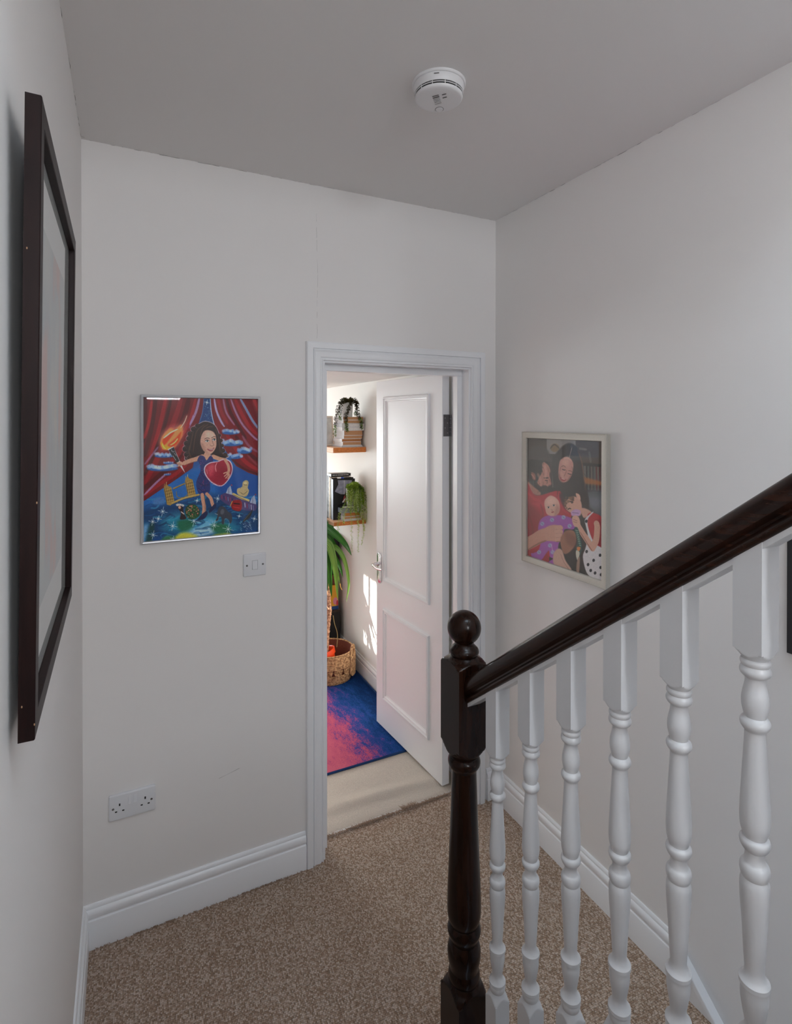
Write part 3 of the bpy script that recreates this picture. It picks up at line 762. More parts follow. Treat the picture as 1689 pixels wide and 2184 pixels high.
def paint_portrait():
    c = Canvas(520, 650, quad_map((137,150), (1513,158), (1525,1740), (150,1868)), (22, 74, 138), .37)
    P, S, E = c.P, c.S, c.E; rn = random.Random(11)
    # sky and globe
    P((15, 52, 104), [(700,100), (1020,100), (1060,700), (620,700)], 20)
    P((28, 92, 160), [(120,1380), (700,1010), (1150,880), (1560,1060), (1560,1400), (120,1600)], 25)
    P((18, 70, 140), [(1150,950), (1560,1080), (1560,1300), (1050,1300)], 30)
    P((14, 56, 98), [(120,1500), (560,1380), (1000,1300), (1560,1430), (1560,1700), (120,1800)], 40)
    P((36, 128, 152), [(420,1560), (800,1500), (1100,1560), (1300,1700), (900,1760), (420,1720)], 50, .8)
    P((120, 178, 205), [(760,1640), (960,1580), (1010,1640), (930,1740), (700,1800), (560,1800)], 25, .75)
    P((185, 205, 215), [(780,1710), (950,1690), (1000,1740), (860,1790), (720,1800)], 20, .7)
    P((16, 74, 120), [(140,1620), (250,1640), (240,1760), (200,1880), (120,1880)], 20)
    P((120, 168, 205), [(140,1690), (215,1660), (190,1850), (140,1890)], 22, .8)
    P((20, 60, 62), [(235,1650), (290,1650), (260,1850), (190,1870)], 14)
    for _ in range(120):
        x, y = rn.uniform(150, 1510), rn.uniform(1350, 1830)
        S(rn.choice([(20,90,150), (12,48,88), (40,140,165), (15,62,110), (60,150,190), (10,40,70)]), rn.uniform(8, 26),
          [(x, y), (x+rn.uniform(30, 90), y-rn.uniform(0, 40)), (x+rn.uniform(90, 170), y-rn.uniform(-20, 60))], .5, 5)
    P((196, 190, 60), [(540,1790), (640,1740), (760,1770), (800,1810), (660,1850), (500,1870)], 16, .95)
    P((205, 195, 62), [(980,1780), (1080,1750), (1180,1750), (1190,1790), (1040,1810)], 14, .9)
    P((64, 120, 60), [(420,1790), (540,1800), (480,1860), (360,1870)], 14, .8)
    P((28, 92, 56), [(560,1620), (680,1590), (760,1640), (700,1720), (590,1730)], 20, .85)
    P((34, 96, 50), [(970,1650), (1120,1640), (1190,1720), (1060,1760), (980,1720)], 20, .8)
    # curtains
    P((104, 14, 22), [(110,120), (866,120), (862,210), (846,330), (800,470), (735,640), (760,860), (735,985), (560,1110), (140,1395), (110,1395)], 2, curve=False)
    P((110, 16, 24), [(938,120), (1560,120), (1560,1088), (1400,1040), (1250,960), (1190,880), (1100,740), (1010,540), (968,420), (945,280)], 2, curve=False)
    S((150, 176, 208), 12, [(938,150), (948,290), (972,420), (1005,520)], .95)
    S((88, 120, 175), 10, [(864,150), (850,320), (812,450)], .7)
    for p, w, col, al in [
        ([(170,150), (160,420), (150,700)], 60, (60,8,14), .7), ([(300,150), (250,500), (170,860)], 50, (66,8,14), .8), ([(420,150), (330,560), (190,1000)], 46, (150,20,28), .9),
        ([(480,150), (400,500), (250,900), (160,1080)], 40, (60,6,12), .85), ([(600,160), (520,420), (360,800), (170,1180)], 60, (146,20,30), .7), ([(690,160), (620,420), (480,700)], 60, (70,8,16), .8),
        ([(770,160), (700,430), (590,640)], 40, (155,26,34), .8), ([(812,160), (770,330), (700,480)], 30, (168,150,190), .8), ([(740,360), (710,470), (690,520)], 16, (150,120,165), .6),
        ([(250,200), (220,450), (160,650)], 34, (168,24,30), .75), ([(620,800), (500,950), (300,1120), (160,1240)], 60, (64,8,14), .7), ([(700,900), (560,1040), (330,1190), (160,1320)], 44, (150,22,30), .8),
        ([(420,1060), (300,1170), (165,1310)], 24, (165,140,185), .75), ([(330,740), (240,860), (170,950)], 22, (160,130,175), .6), ([(180,180), (210,160), (250,160)], 30, (120,30,40), .6),
        ([(620,700), (560,840), (430,960)], 46, (140,16,24), .8),
        ([(985,160), (1010,300), (1060,420), (1110,500)], 26, (170,165,205), .9), ([(1030,160), (1070,320), (1150,470)], 40, (140,24,34), .9), ([(1090,160), (1130,330), (1230,480)], 24, (160,130,165), .7),
        ([(1130,160), (1180,330), (1280,500), (1370,640)], 40, (68,8,14), .9), ([(1180,165), (1240,320), (1330,480), (1460,620), (1520,660)], 26, (165,140,180), .75), ([(1230,160), (1300,320), (1410,500), (1520,600)], 46, (150,22,30), .85),
        ([(1290,160), (1360,280), (1440,420), (1515,520)], 32, (120,150,190), .85), ([(1360,160), (1440,300), (1520,420)], 60, (100,14,22), .9), ([(1450,170), (1500,260), (1525,330)], 50, (160,30,36), .8),
        ([(1120,560), (1220,720), (1350,900), (1520,1010)], 50, (150,24,32), .85), ([(1240,600), (1340,760), (1520,900)], 50, (70,8,16), .85), ([(1320,600), (1400,720), (1520,800)], 30, (150,110,140), .55),
        ([(1180,860), (1320,980), (1520,1060)], 26, (66,8,14), .8), ([(1380,820), (1450,900), (1520,960)], 24, (150,70,80), .5)]:
        S(col, w, p, al, 7)
    # stars
    def star(x, y, r, col=(215,228,235)):
        for k in range(8):
            a = pi*k/4+.2; q = r*(1 if k % 2 == 0 else .55)
            S(col, 5, [(x, y), (x+q*cos(a), y+q*sin(a))], .8, 1)
        E(col, x, y, 8, 8, 0, .9, 2)
    star(900, 215, 34); 
    for x, y, r in ((385,1500,60), (335,1585,42), (268,1620,50), (505,1670,60), (275,1775,55), (755,1610,70), (995,1660,64), (1160,1705,72), (1035,1345,50), (790,1370,32), (510,1820,40), (1470,1580,40), (1290,1550,30)): star(x, y, r)
    for _ in range(40): E((170,195,220), rn.uniform(870, 950), rn.uniform(250, 440), 2.5, 2.5, 0, .8)
    for _ in range(30): S((190,205,215), 4, [(x0 := rn.uniform(1300, 1430), y0 := rn.uniform(1600, 1720)), (x0+14, y0+14)], .7)
    # clouds
    def cloud(x, y, w, h, n=9):
        P((40, 86, 150), [(x-w/2,y+h*.2), (x-w*.2,y-h*.2), (x+w*.2,y-h*.2), (x+w/2,y+h*.2), (x+w*.2,y+h*.55), (x-w*.3,y+h*.55)], 5)
        for k in range(n):
            E(rn.choice([(150,180,215), (188,205,225), (120,160,205)]), x-w*.42+w*.84*k/(n-1), y+rn.uniform(-.3, .1)*h, w*.09, h*.28, 0, .8, 6)
    cloud(400, 835, 230, 60); cloud(380, 980, 370, 80, 12); cloud(450, 925, 120, 36, 5); cloud(440, 1062, 80, 26, 4)
    cloud(1185, 555, 210, 60); cloud(1200, 680, 260, 80, 10); cloud(1350, 770, 180, 76, 8); cloud(1220, 840, 220, 66, 8)
    P((70, 110, 165), [(270,1370), (340,1330), (410,1350), (400,1410), (290,1420)], 12, .8)
    # torch flame
    P((225, 150, 120), [(335,690), (380,570), (480,500), (600,460), (665,370), (650,470), (625,600), (560,720), (480,770), (390,780)], 26, .55)
    P((232, 140, 70), [(355,690), (390,600), (470,520), (520,540), (600,480), (615,590), (560,700), (500,760), (400,770)], 10, .9)
    P((240, 150, 30), [(370,740), (360,690), (420,680), (430,730), (480,740), (460,770), (390,770)], 6)
    P((200, 64, 24), [(380,660), (450,590), (520,560), (470,640), (400,720)], 6)
    P((205, 70, 22), [(440,720), (530,640), (600,560), (570,680), (500,740)], 6)
    S((248, 215, 175), 16, [(390,640), (440,600), (480,570), (560,530)], .95, 3); S((248, 200, 120), 14, [(470,720), (520,690), (560,640)], .9, 3)
    S((245, 220, 190), 9, [(590,520), (640,440), (665,370)], .8, 3); S((250, 205, 90), 12, [(380,700), (390,740), (420,765)], .9, 3)
    # torch
    P((205, 205, 210), [(440,770), (508,735), (650,1050)], 2, 1, False); P((44, 40, 46), [(450,778), (512,742), (545,830), (580,905), (545,930)], 2, 1, False)
    S((170, 170, 175), 7, [(480,770), (500,800), (520,790)], .9); S((180, 180, 185), 7, [(500,840), (540,900)], .8); S((190,190,190), 6, [(515,810), (545,850)], .7)
    # hair halo + hair
    hair = [(880,440), (990,480), (1050,600), (1085,740), (1100,830), (1160,840), (1080,880), (960,830), (880,830), (780,850), (700,900), (645,880), (660,800), (630,740), (680,690), (668,620), (720,590), (720,520), (790,480)]
    P((190, 165, 175), [(x+(x-880)*.04, y+(y-680)*.035) for x, y in hair], 5, .9)
    P((42, 28, 26), hair, 3)
    for hx, hy, hr_ in ((742,530,34), (705,585,36), (690,640,34), (668,700,40), (652,765,40), (668,830,38), (700,870,34), (1050,600,22), (1068,660,24), (1082,720,24), (1092,780,30), (1120,830,30), (790,490,30)):
        E((190, 165, 175), hx + (-5 if hx < 900 else 5), hy, hr_, hr_*.9, 0, .5, 2); E((40, 27, 25), hx, hy, hr_*.93, hr_*.85, 0, 1, 2)
        S((92, 66, 54), 6, [(hx-hr_*.5, hy-hr_*.1), (hx, hy-hr_*.5), (hx+hr_*.5, hy)], .6, 2)
    for p in [[(880,470), (790,540), (760,640), (740,800)], [(920,470), (850,520), (820,620)], [(740,560), (720,660), (700,780)], [(1000,520), (1040,640), (1060,800)], [(980,500), (930,500), (890,520)], [(700,720), (690,800), (720,860)], [(1070,780), (1100,830), (1140,830)]]:
        S((84, 58, 48), 12, p, .75, 4)
    # body: arms, dress, legs
    S((188, 140, 116), 52, [(640,930), (710,900), (780,880), (850,850)], 1, 2, False); S((120, 76, 62), 7, [(640,955), (720,925), (800,905)], .8)
    S((188, 140, 116), 50, [(980,850), (1060,880), (1120,895), (1160,930), (1175,1000), (1150,1080)], 1, 2, False)
    P((192, 146, 122), [(880,800), (930,800), (950,860), (900,900), (860,870)], 3)
    P((36, 46, 98), [(820,840), (870,850), (900,895), (940,845), (975,870), (960,960), (880,1010), (900,1090), (940,1150), (935,1270), (860,1310), (800,1270), (780,1150), (830,1020), (815,930), (790,900)], 2)
    for _ in range(46): 
        x, y = rn.uniform(800, 930), rn.uniform(880, 1280); E(rn.choice([(96,60,120), (60,80,140), (140,50,90)]), x, y, 7, 5, 0, .7)
    for p in [[(800,1150), (860,1190), (930,1180)], [(800,1220), (860,1260), (920,1250)], [(840,1050), (870,1100), (900,1120)]]: S((22, 28, 66), 9, p, .7, 3)
    S((186, 136, 112), 44, [(850,1300), (862,1370), (875,1450), (868,1530)], 1, 2, False); S((120, 74, 60), 8, [(875,1310), (885,1400), (885,1500)], .8, 2)
    S((186, 136, 112), 40, [(905,1290), (950,1340), (970,1400), (985,1440)], 1, 2, False)
    P((26, 34, 70), [(860,1520), (905,1490), (915,1530), (880,1580), (820,1600), (800,1590), (830,1550)], 2); P((26, 34, 70), [(975,1430), (1005,1400), (1015,1440), (960,1500), (930,1510), (940,1470)], 2)
    # hand on torch
    for k in range(4): S((192, 145, 122), 17, [(548+k*14, 925-k*4), (575+k*14, 948-k*4), (570+k*12, 968-k*5)], 1, 2)
    S((96, 60, 50), 4, [(560,935), (590,960)], .7); S((96, 60, 50), 4, [(576,930), (606,955)], .7)
    # heart
    P((205, 190, 205), [(1030,905), (1100,880), (1180,900), (1212,990), (1180,1100), (1080,1200), (960,1160), (880,1060), (875,970), (940,920)], 3)
    P((150, 34, 54), [(1030,915), (1100,890), (1170,910), (1200,990), (1170,1090), (1080,1188), (965,1145), (893,1055), (888,975), (945,930)], 3)
    P((196, 76, 90), [(905,990), (960,940), (1000,960), (970,1060), (930,1070)], 22, .75); P((110, 18, 36), [(1010,930), (1040,1000), (1010,1090), (960,1130), (1060,1180), (1160,1090), (1190,1000)], 30, .45)
    S((226, 150, 155), 10, [(1025,920), (1005,970), (1015,1030)], .8, 4); S((230,190,190), 8, [(900,1000), (910,1060)], .5, 4)
    S((188, 140, 116), 34, [(1120,890), (1155,950), (1165,1010), (1150,1050)], 1, 2, False)
    for p in [[(1150,1030), (1120,1040), (1100,1050)], [(1155,1045), (1125,1070), (1110,1085)], [(1160,1060), (1140,1090), (1125,1105)], [(1170,1050), (1165,1090), (1150,1110)]]: S((192, 145, 122), 15, p, 1, 2)
    # face
    P((196, 152, 132), [(880,545), (960,550), (1005,600), (1015,680), (1010,740), (975,800), (930,825), (885,800), (850,760), (825,680), (840,600)], 3)
    P((170, 122, 104), [(825,690), (850,760), (890,805), (930,825), (890,770), (860,700)], 10, .8); P((224, 186, 166), [(900,560), (970,570), (980,620), (900,630)], 18, .7)
    for ex, ey in ((905, 668), (988, 652)):
        E((238,235,230), ex, ey, 24, 11, -.1); E((60,66,60), ex+3, ey, 10, 10); E((15,12,12), ex+3, ey, 5, 5); S((40,26,24), 7, [(ex-28,ey+2), (ex,ey-14), (ex+26,ey-2)], .95)
        S((70,44,36), 8, [(ex-34,ey-20), (ex,ey-36), (ex+30,ey-28)], .9)
    S((140, 92, 78), 6, [(965,660), (975,700), (980,720), (955,725), (940,715)], .9); E((215,172,152), 965, 708, 10, 9, 0, .7, 4)
    P((150, 62, 66), [(905,760), (950,765), (990,745), (965,785), (930,785)], 2); S((236,228,222), 8, [(922,766), (955,770), (980,756)], .9); S((90,30,34), 4, [(905,760), (950,768), (992,745)], .8)
    # bridge with two towers
    for bx, by in ((455, 1300), (705, 1210)):
        P((150, 120, 62), [(bx-60,by-70), (bx-52,by-90), (bx-30,by-130), (bx-8,by-100), (bx+30,by-88), (bx+70,by+90), (bx+20,by+130), (bx-20,by+120)], 2, 1, False)
        for k in range(4): S((76, 54, 26), 7, [(bx-48+k*22,by-70-k*3), (bx-20+k*22,by+100-k*6)], .85)
        for k in range(5): S((206, 178, 106), 5, [(bx-44+k*5,by-50+k*34), (bx+36+k*8,by-72+k*34)], .8)
        S((190,160,90), 5, [(bx-52,by-88), (bx-50,by-130)], .9); S((220,196,130), 6, [(bx-30,by-120), (bx-25,by-150)], .9)
    S((142, 116, 66), 16, [(510,1230), (640,1170)], 1, 2, False); S((60,50,36), 5, [(512,1240), (640,1180)], .9); S((176, 148, 84), 22, [(500,1400), (640,1340), (810,1300)], 1, 2, False); S((66,48,28), 6, [(500,1414), (640,1356), (810,1312)], .9)
    S((128, 108, 60), 10, [(545,1260), (560,1330), (640,1330), (690,1280)], .9)
    # little dancer, bush, elephant
    E((205,195,185), 590, 1425, 50, 18, .1, .9, 2); P((36,24,28), [(560,1440), (620,1440), (635,1520), (665,1580), (590,1590), (600,1520)], 2); E((200,150,125), 585, 1450, 16, 18); S((210,190,180), 12, [(600,1500), (640,1530)], .9)
    P((34, 62, 36), [(650,1480), (690,1420), (770,1420), (820,1480), (815,1550), (740,1590), (670,1560)], 4)
    for _ in range(70):
        a, r = rn.uniform(0, 6.28), rn.uniform(0, 1)**.5; E(rn.choice([(190,90,80), (205,130,110), (70,120,60), (40,90,50)]), 735+78*r*cos(a), 1505+76*r*sin(a), 7, 6, 0, .9)
    P((52, 56, 66), [(1030,1500), (1060,1440), (1110,1440), (1150,1490), (1200,1530), (1205,1600), (1185,1640), (1165,1590), (1120,1580), (1110,1640), (1085,1640), (1080,1570), (1050,1560), (1040,1600), (1010,1610), (1030,1560)], 2)
    S((120,126,136), 5, [(1010,1610), (1040,1600), (1055,1560)], .8); S((150,150,155), 6, [(1000,1520), (1040,1535)], .9); E((84,88,98), 1090, 1500, 22, 34, .2, .8, 4); S((110,118,126), 5, [(1110,1640), (1130,1580), (1190,1640)], .7)
    # palace, statue, tram
    P((70, 58, 100), [(1090,1290), (1200,1270), (1300,1340), (1480,1400), (1490,1470), (1420,1490), (1200,1440), (1060,1350)], 3)
    for k in range(16): S(rn.choice([(190,190,205), (150,50,70), (110,120,160), (40,36,70)]), 9, [(1080+k*25, 1300+k*8), (1086+k*25, 1350+k*9)], .85)
    for tx, ty in ((1175,1240), (1460,1350)): P((150,160,180), [(tx-45,ty+40), (tx-20,ty-20), (tx+10,ty-50), (tx+30,ty+30), (tx+30,ty+60)], 2, 1, False); S((60,60,100), 5, [(tx-10,ty-30), (tx-10,ty+50)], .9); E((120,60,90), tx+22, ty-55, 10, 10)
    P((178, 158, 112), [(1270,1290), (1265,1230), (1320,1205), (1330,1150), (1370,1125), (1400,1150), (1390,1215), (1405,1250), (1380,1310), (1330,1320)], 3)
    S((90,76,48), 7, [(1340,1180), (1385,1185)], .9); S((90,76,48), 8, [(1290,1260), (1340,1290), (1390,1250)], .8); E((215,198,150), 1362, 1160, 18, 16, 0, .7, 3)
    S((190,170,110), 30, [(1220,1290), (1300,1330), (1400,1365)], 1, 2, False); S((80,66,36), 6, [(1220,1300), (1400,1378)], .9)
    P((134, 26, 30), [(1195,1400), (1215,1370), (1300,1360), (1325,1420), (1300,1490), (1210,1470)], 3); S((205,170,70), 9, [(1180,1440), (1210,1370)], .9); S((30,16,18), 16, [(1220,1400), (1300,1408)], .9); S((190,60,60), 8, [(1215,1440), (1300,1455)], .9)
    P((38, 40, 44), [(1330,1620), (1370,1560), (1430,1490), (1450,1480), (1420,1560), (1370,1600)], 2); S((120,110,90), 5, [(1340,1610), (1430,1500)], .8)
    # painterly brush relief
    for _ in range(500):
        x, y = rn.uniform(150, 1510), rn.uniform(160, 1840); u, v = c.map(x, y)
        i, j = int(v*c.h), int(u*c.w)
        if 0 <= i < c.h and 0 <= j < c.w:
            q = np.clip(c.a[i, j]*255*rn.uniform(.8, 1.25), 0, 255); S(tuple(q), 7, [(x, y), (x+rn.uniform(-20, 20), y+rn.uniform(10, 34))], .35, 2)
    return c.image('portrait_print', 1.65, .014, 2)

def paint_family():
    c = Canvas(400, 520, quad_map((180,193), (1075,255), (1055,1935), (168,1625)), (52, 46, 44), .44)
    P, S, E = c.P, c.S, c.E; rn = random.Random(5)
    # room behind: wall, shelf of records, with the reflected doorway shelves painted in
    P((58, 46, 40), [(160,180), (420,190), (420,420), (160,420)], 6, 1, False); P((128, 122, 118), [(410,200), (760,225), (760,420), (410,400)], 4, 1, False); P((70, 56, 46), [(750,220), (1090,250), (1090,560), (750,540)], 6, 1, False)
    E((120, 96, 66), 505, 330, 52, 50, 0, .9, 6); S((30,24,20), 14, [(450,340), (500,290), (560,340)], .6, 4)
    P((40, 34, 32), [(160,470), (1090,560), (1090,880), (160,820)], 3, 1, False)
    for k in range(46):  # spines, partly the doorway books reflected in the glass, painted in
        x = 190 + k*19; y = 470+k*2.0
        col = rn.choice([(92,96,92), (70,76,74), (110,100,92), (60,52,50), (84,60,58), (120,112,104), (46,44,46), (96,40,40), (70,86,96)])
        S(col, rn.uniform(8, 17), [(x, y+rn.uniform(10, 26)), (x+2, y+310)], .85, 1.5, False)
    P((38, 30, 28), [(160,780), (1090,860), (1090,900), (160,840)], 3, 1, False); S((40,34,30), 26, [(700,525), (900,540), (1075,560)], .9, 3)
    P((96, 102, 110), [(860,860), (1090,880), (1090,1250), (960,1120), (870,1000)], 22, .8); P((120,124,134), [(900,930), (1090,960), (1090,1080), (930,1040)], 24, .5)  # blue-grey glass reflection painted into the print
    P((170, 100, 44), [(830,690), (960,720), (1080,760), (1080,790), (950,780), (840,760)], 10, .8); S((120,112,108), 22, [(905,380), (925,520)], .5, 6); S((140,130,124), 20, [(790,345), (880,360)], .5, 6)  # orange reflection band and pale streaks painted into the print
    P((64, 56, 54), [(190,420), (220,330), (310,300), (400,330), (460,440), (470,500), (330,470), (190,500)], 12, .9)
    # mother
    P((44, 36, 35), [(640,285), (720,290), (780,360), (810,520), (840,700), (880,860), (900,1000), (880,1060), (820,940), (740,880), (640,900), (520,880), (480,700), (470,500), (540,370)], 8)
    P((186, 132, 120), [(575,470), (640,440), (700,480), (722,540), (706,640), (680,700), (640,740), (590,745), (550,700), (545,600), (555,520)], 5); P((140, 88, 80), [(545,640), (560,720), (600,750), (570,690)], 10, .8); P((214,164,150), [(590,480), (660,470), (660,540), (600,540)], 16, .6)
    S((104,66,58), 7, [(580,560), (605,547), (632,568)], .8); S((46,28,26), 8, [(588,588), (610,598), (630,598)], .9); S((104,66,58), 7, [(660,606), (690,612), (706,626)], .8); S((46,28,26), 8, [(652,640), (678,650), (698,652)], .9)
    S((150, 96, 86), 9, [(640,600), (625,650), (600,680)], .9); P((150, 52, 54), [(565,680), (600,712), (640,712), (610,735), (575,715)], 3); S((226,214,208), 5, [(580,700), (620,715)], .8); S((190,160,150), 7, [(705,330), (690,390), (672,460)], .7, 2)
    for p in [[(770,360), (820,520), (840,700), (860,850)], [(790,400), (830,560), (850,760)]]: S((110, 78, 56), 9, p, .7, 3)
    # father
    P((40, 34, 33), [(190,480), (280,470), (370,500), (360,640), (300,720), (230,720), (195,700)], 5)
    P((176, 122, 108), [(360,505), (420,530), (450,600), (440,660), (462,760), (430,780), (400,830), (340,840), (290,780), (310,700), (350,620)], 5); P((140,90,80), [(225,620), (270,640), (275,710), (240,700)], 6)
    P((48, 36, 34), [(275,730), (330,790), (380,780), (420,800), (400,850), (330,850), (290,810)], 6); S((40,28,26), 12, [(370,690), (430,690)], .9); S((50,30,28), 8, [(385,720), (420,722)], .9); S((150,92,84), 12, [(430,700), (458,760), (430,782)], .9)
    P((168, 118, 104), [(180,730), (250,790), (330,860), (320,900), (240,880), (180,830)], 8)
    P((166, 28, 46), [(165,790), (240,870), (320,900), (560,850), (640,1060), (700,1140), (560,1380), (380,1700), (160,1640)], 5)
    P((120, 16, 34), [(165,1000), (260,1040), (380,1200), (300,1400), (165,1420)], 30, .6); P((196,60,74), [(230,1000), (380,980), (480,1010), (360,1040)], 16, .5); P((40,34,36), [(560,880), (740,900), (760,1120), (620,1060)], 14, .85)
    for k in range(60):
        x = rn.uniform(275, 425); y = rn.uniform(725, 850); S(rn.choice([(36,26,24), (70,48,40), (88,60,50)]), 5, [(x, y), (x+rn.uniform(-6, 10), y+rn.uniform(8, 22))], .5, 1)
    for k in range(40):
        x = rn.uniform(200, 360); y = rn.uniform(475, 640); S(rn.choice([(26,22,22), (60,50,46), (84,72,66)]), 6, [(x, y), (x+rn.uniform(6, 22), y+rn.uniform(20, 50))], .45, 1)
    for k in range(70):
        x = rn.uniform(510, 860); y = rn.uniform(300, 420) if 560 < x < 740 else rn.uniform(330, 860); S(rn.choice([(30,25,25), (62,50,46), (78,62,54)]), 6, [(x, y), (x+(x-680)*.08, y+rn.uniform(30, 80))], .4, 2)
    for p, w, col, al in [([(385,540), (400,620), (385,700)], 30, (206,152,136), .5), ([(420,560), (440,640), (455,740)], 8, (120,76,66), .6), ([(300,640), (330,700), (340,780)], 34, (196,142,126), .5), ([(225,640), (250,670), (262,700)], 12, (200,150,132), .7),
        ([(600,460), (660,455), (700,490)], 22, (222,176,160), .5), ([(560,620), (590,650), (600,690)], 30, (206,152,138), .5), ([(690,660), (670,700), (640,740)], 12, (130,82,74), .6), ([(575,560), (560,620), (560,700)], 8, (120,76,70), .5), ([(700,560), (712,600), (700,650)], 10, (120,76,70), .5),
        ([(590,610), (612,618), (632,612)], 5, (200,160,146), .6), ([(180,860), (260,940), (340,960)], 30, (196,48,64), .5), ([(180,1100), (230,1250), (240,1380)], 30, (110,12,28), .5), ([(330,1000), (360,1120), (340,1240)], 26, (118,14,30), .5), ([(560,1000), (600,1080), (660,1120)], 24, (180,44,58), .5),
        ([(340,1250), (380,1350), (360,1500)], 14, (108,48,122), .6), ([(600,1180), (640,1240), (720,1250)], 12, (176,104,184), .6), ([(500,1180), (520,1260), (560,1300)], 12, (110,50,124), .5), ([(520,1160), (600,1150), (680,1190)], 10, (184,112,190), .6), ([(430,1500), (410,1570), (350,1640)], 12, (108,48,122), .6)]:
        S(col, w, p, al, 8)
    # dark trousers, lower right shadow
    P((34, 30, 30), [(560,1400), (740,1300), (840,1640), (820,1900), (620,1880), (560,1600)], 10); P((150, 22, 40), [(165,1560), (360,1560), (420,1700), (165,1660)], 6)
    # baby
    P((150, 74, 160), [(330,1190), (420,1140), (560,1140), (680,1170), (740,1230), (720,1310), (610,1310), (600,1420), (540,1480), (520,1640), (440,1640), (420,1560), (330,1680), (250,1640), (220,1600), (300,1560), (330,1440), (300,1310)], 4)
    for x, y in ((350,1240), (465,1195), (600,1165), (670,1270), (440,1500), (310,1580), (470,1580)): E((150,160,190), x, y, 24, 26, .3, .85, 3); S((80,70,120), 6, [(x-10,y-10), (x+12,y+14)], .7)
    S((210,150,200), 8, [(455,1480), (475,1600)], .8); P((150, 74, 160), [(215,1590), (280,1620), (320,1680), (240,1660)], 4); P((150, 74, 160), [(420,1700), (500,1660), (560,1740), (470,1730)], 4)
    P((204, 158, 142), [(470,905), (540,960), (560,1050), (540,1120), (480,1150), (410,1130), (385,1060), (378,970), (420,915)], 5); P((224,182,166), [(420,940), (500,930), (500,1000), (420,1010)], 18, .6); P((168,116,102), [(520,1010), (556,1060), (540,1120), (490,1150)], 14, .6)
    for ex, ey in ((425,1045), (488,1022)): E((205,190,182), ex, ey, 15, 10); E((54,58,66), ex, ey, 9, 9); E((14,12,14), ex, ey, 5, 5); S((120,84,74), 4, [(ex-16, ey-8), (ex, ey-14), (ex+16, ey-8)], .8)
    P((150,74,74), [(455,1100), (480,1092), (492,1100), (470,1112)], 2); S((160,110,98), 6, [(455,1065), (465,1080), (478,1074)], .8)
    # girl
    P((52, 40, 36), [(690,910), (780,870), (850,920), (880,1010), (890,1060), (840,1030), (790,1000), (740,940)], 8)
    P((198, 150, 130), [(620,980), (700,920), (760,930), (805,980), (815,1080), (790,1150), (720,1130), (650,1090), (615,1040)], 5); P((206,160,140), [(745,880), (790,900), (800,960), (765,950)], 4)
    for _ in range(26): E(rn.choice([(110,78,60), (80,56,46), (140,104,80)]), rn.uniform(610, 720), rn.uniform(925, 985)+.0, 12, 10, 0, .7, 3)
    for _ in range(14): E((100,70,56), rn.uniform(605, 640), rn.uniform(960, 1060), 10, 12, 0, .7, 3)
    S((44,28,26), 10, [(650,1075), (668,1060), (690,1066)], .9); S((44,28,26), 9, [(680,985), (700,975), (716,990)], .9); E((30,24,24), 700, 992, 9, 9)
    P((190, 150, 190), [(690,1100), (740,1070), (800,1090), (780,1150), (700,1150)], 5); S((80,70,110), 5, [(700,1110), (780,1120)], .8)
    P((198, 150, 132), [(800,1070), (850,1060), (930,1110), (880,1160), (830,1170)], 5)
    P((170, 30, 42), [(880,1140), (960,1120), (1060,1210), (1060,1560), (960,1540), (900,1350), (880,1300)], 4); P((120, 14, 28), [(980,1210), (1020,1300), (990,1440), (1040,1560), (1062,1560), (1062,1230)], 14, .6)
    P((206, 202, 204), [(850,1190), (930,1110), (945,1115), (880,1200), (900,1340), (960,1480), (1062,1580), (1062,1960), (940,1900), (860,1820), (820,1640), (850,1540), (880,1400), (860,1280)], 4)
    for x, y in ((865,1575), (1020,1620), (945,1680), (880,1730), (1025,1765), (960,1830), (1030,1850), (910,1800), (865,1215)): E((30,32,40), x, y, 15, 19, .2)
    S((200, 152, 132), 62, [(760,1250), (810,1340), (880,1450), (930,1530)], 1, 3, False); S((200, 152, 132), 60, [(930,1530), (975,1440), (990,1300), (985,1250)], 1, 3, False); S((130,84,70), 10, [(790,1340), (880,1490), (930,1570)], .7, 4)
    P((204, 158, 138), [(700,1170), (740,1145), (780,1170), (795,1250), (765,1290), (715,1260)], 4); S((130,84,70), 5, [(710,1190), (760,1210)], .7); S((130,84,70), 5, [(712,1215), (762,1235)], .7)
    # foliage-print skirt
    P((44, 74, 70), [(720,1310), (760,1290), (800,1420), (810,1560), (770,1640), (740,1560), (750,1440)], 5)
    for k in range(9): S((150,180,160), 6, [(735+k*5, 1320+k*22), (770+k*4, 1330+k*22)], .85)
    P((196, 120, 70), [(755,1520), (795,1525), (780,1570), (755,1560)], 4); P((190,186,170), [(745,1560), (785,1590), (760,1680), (740,1620)], 4)
    # hands and arms of the parents
    S((188, 136, 118), 120, [(150,1490), (250,1440), (330,1390), (420,1360)], 1, 4, False); S((120,76,64), 14, [(165,1560), (300,1480), (400,1440)], .7, 8)
    P((190, 140, 122), [(380,1300), (470,1255), (560,1270), (585,1330), (580,1400), (560,1455), (470,1450), (390,1430)], 5)
    for k in range(4): S((196, 148, 130), 40, [(500,1290+k*48), (560,1285+k*48), (578,1292+k*47)], 1, 3); S((112,70,60), 6, [(510,1312+k*48), (580,1310+k*47)], .75)
    P((150, 100, 80), [(560,1440), (620,1330), (720,1330), (745,1450), (690,1560), (600,1600)], 6); P((110,66,50), [(620,1340), (740,1400), (740,1520), (640,1480)], 20, .6)
    P((188, 150, 134), [(480,1600), (530,1540), (580,1560), (620,1680), (690,1800), (560,1780), (480,1720)], 6); S((140,100,88), 6, [(560,1600), (600,1700), (660,1790)], .7); P((150,120,104), [(750,1700), (785,1640), (775,1830), (745,1820)], 5)
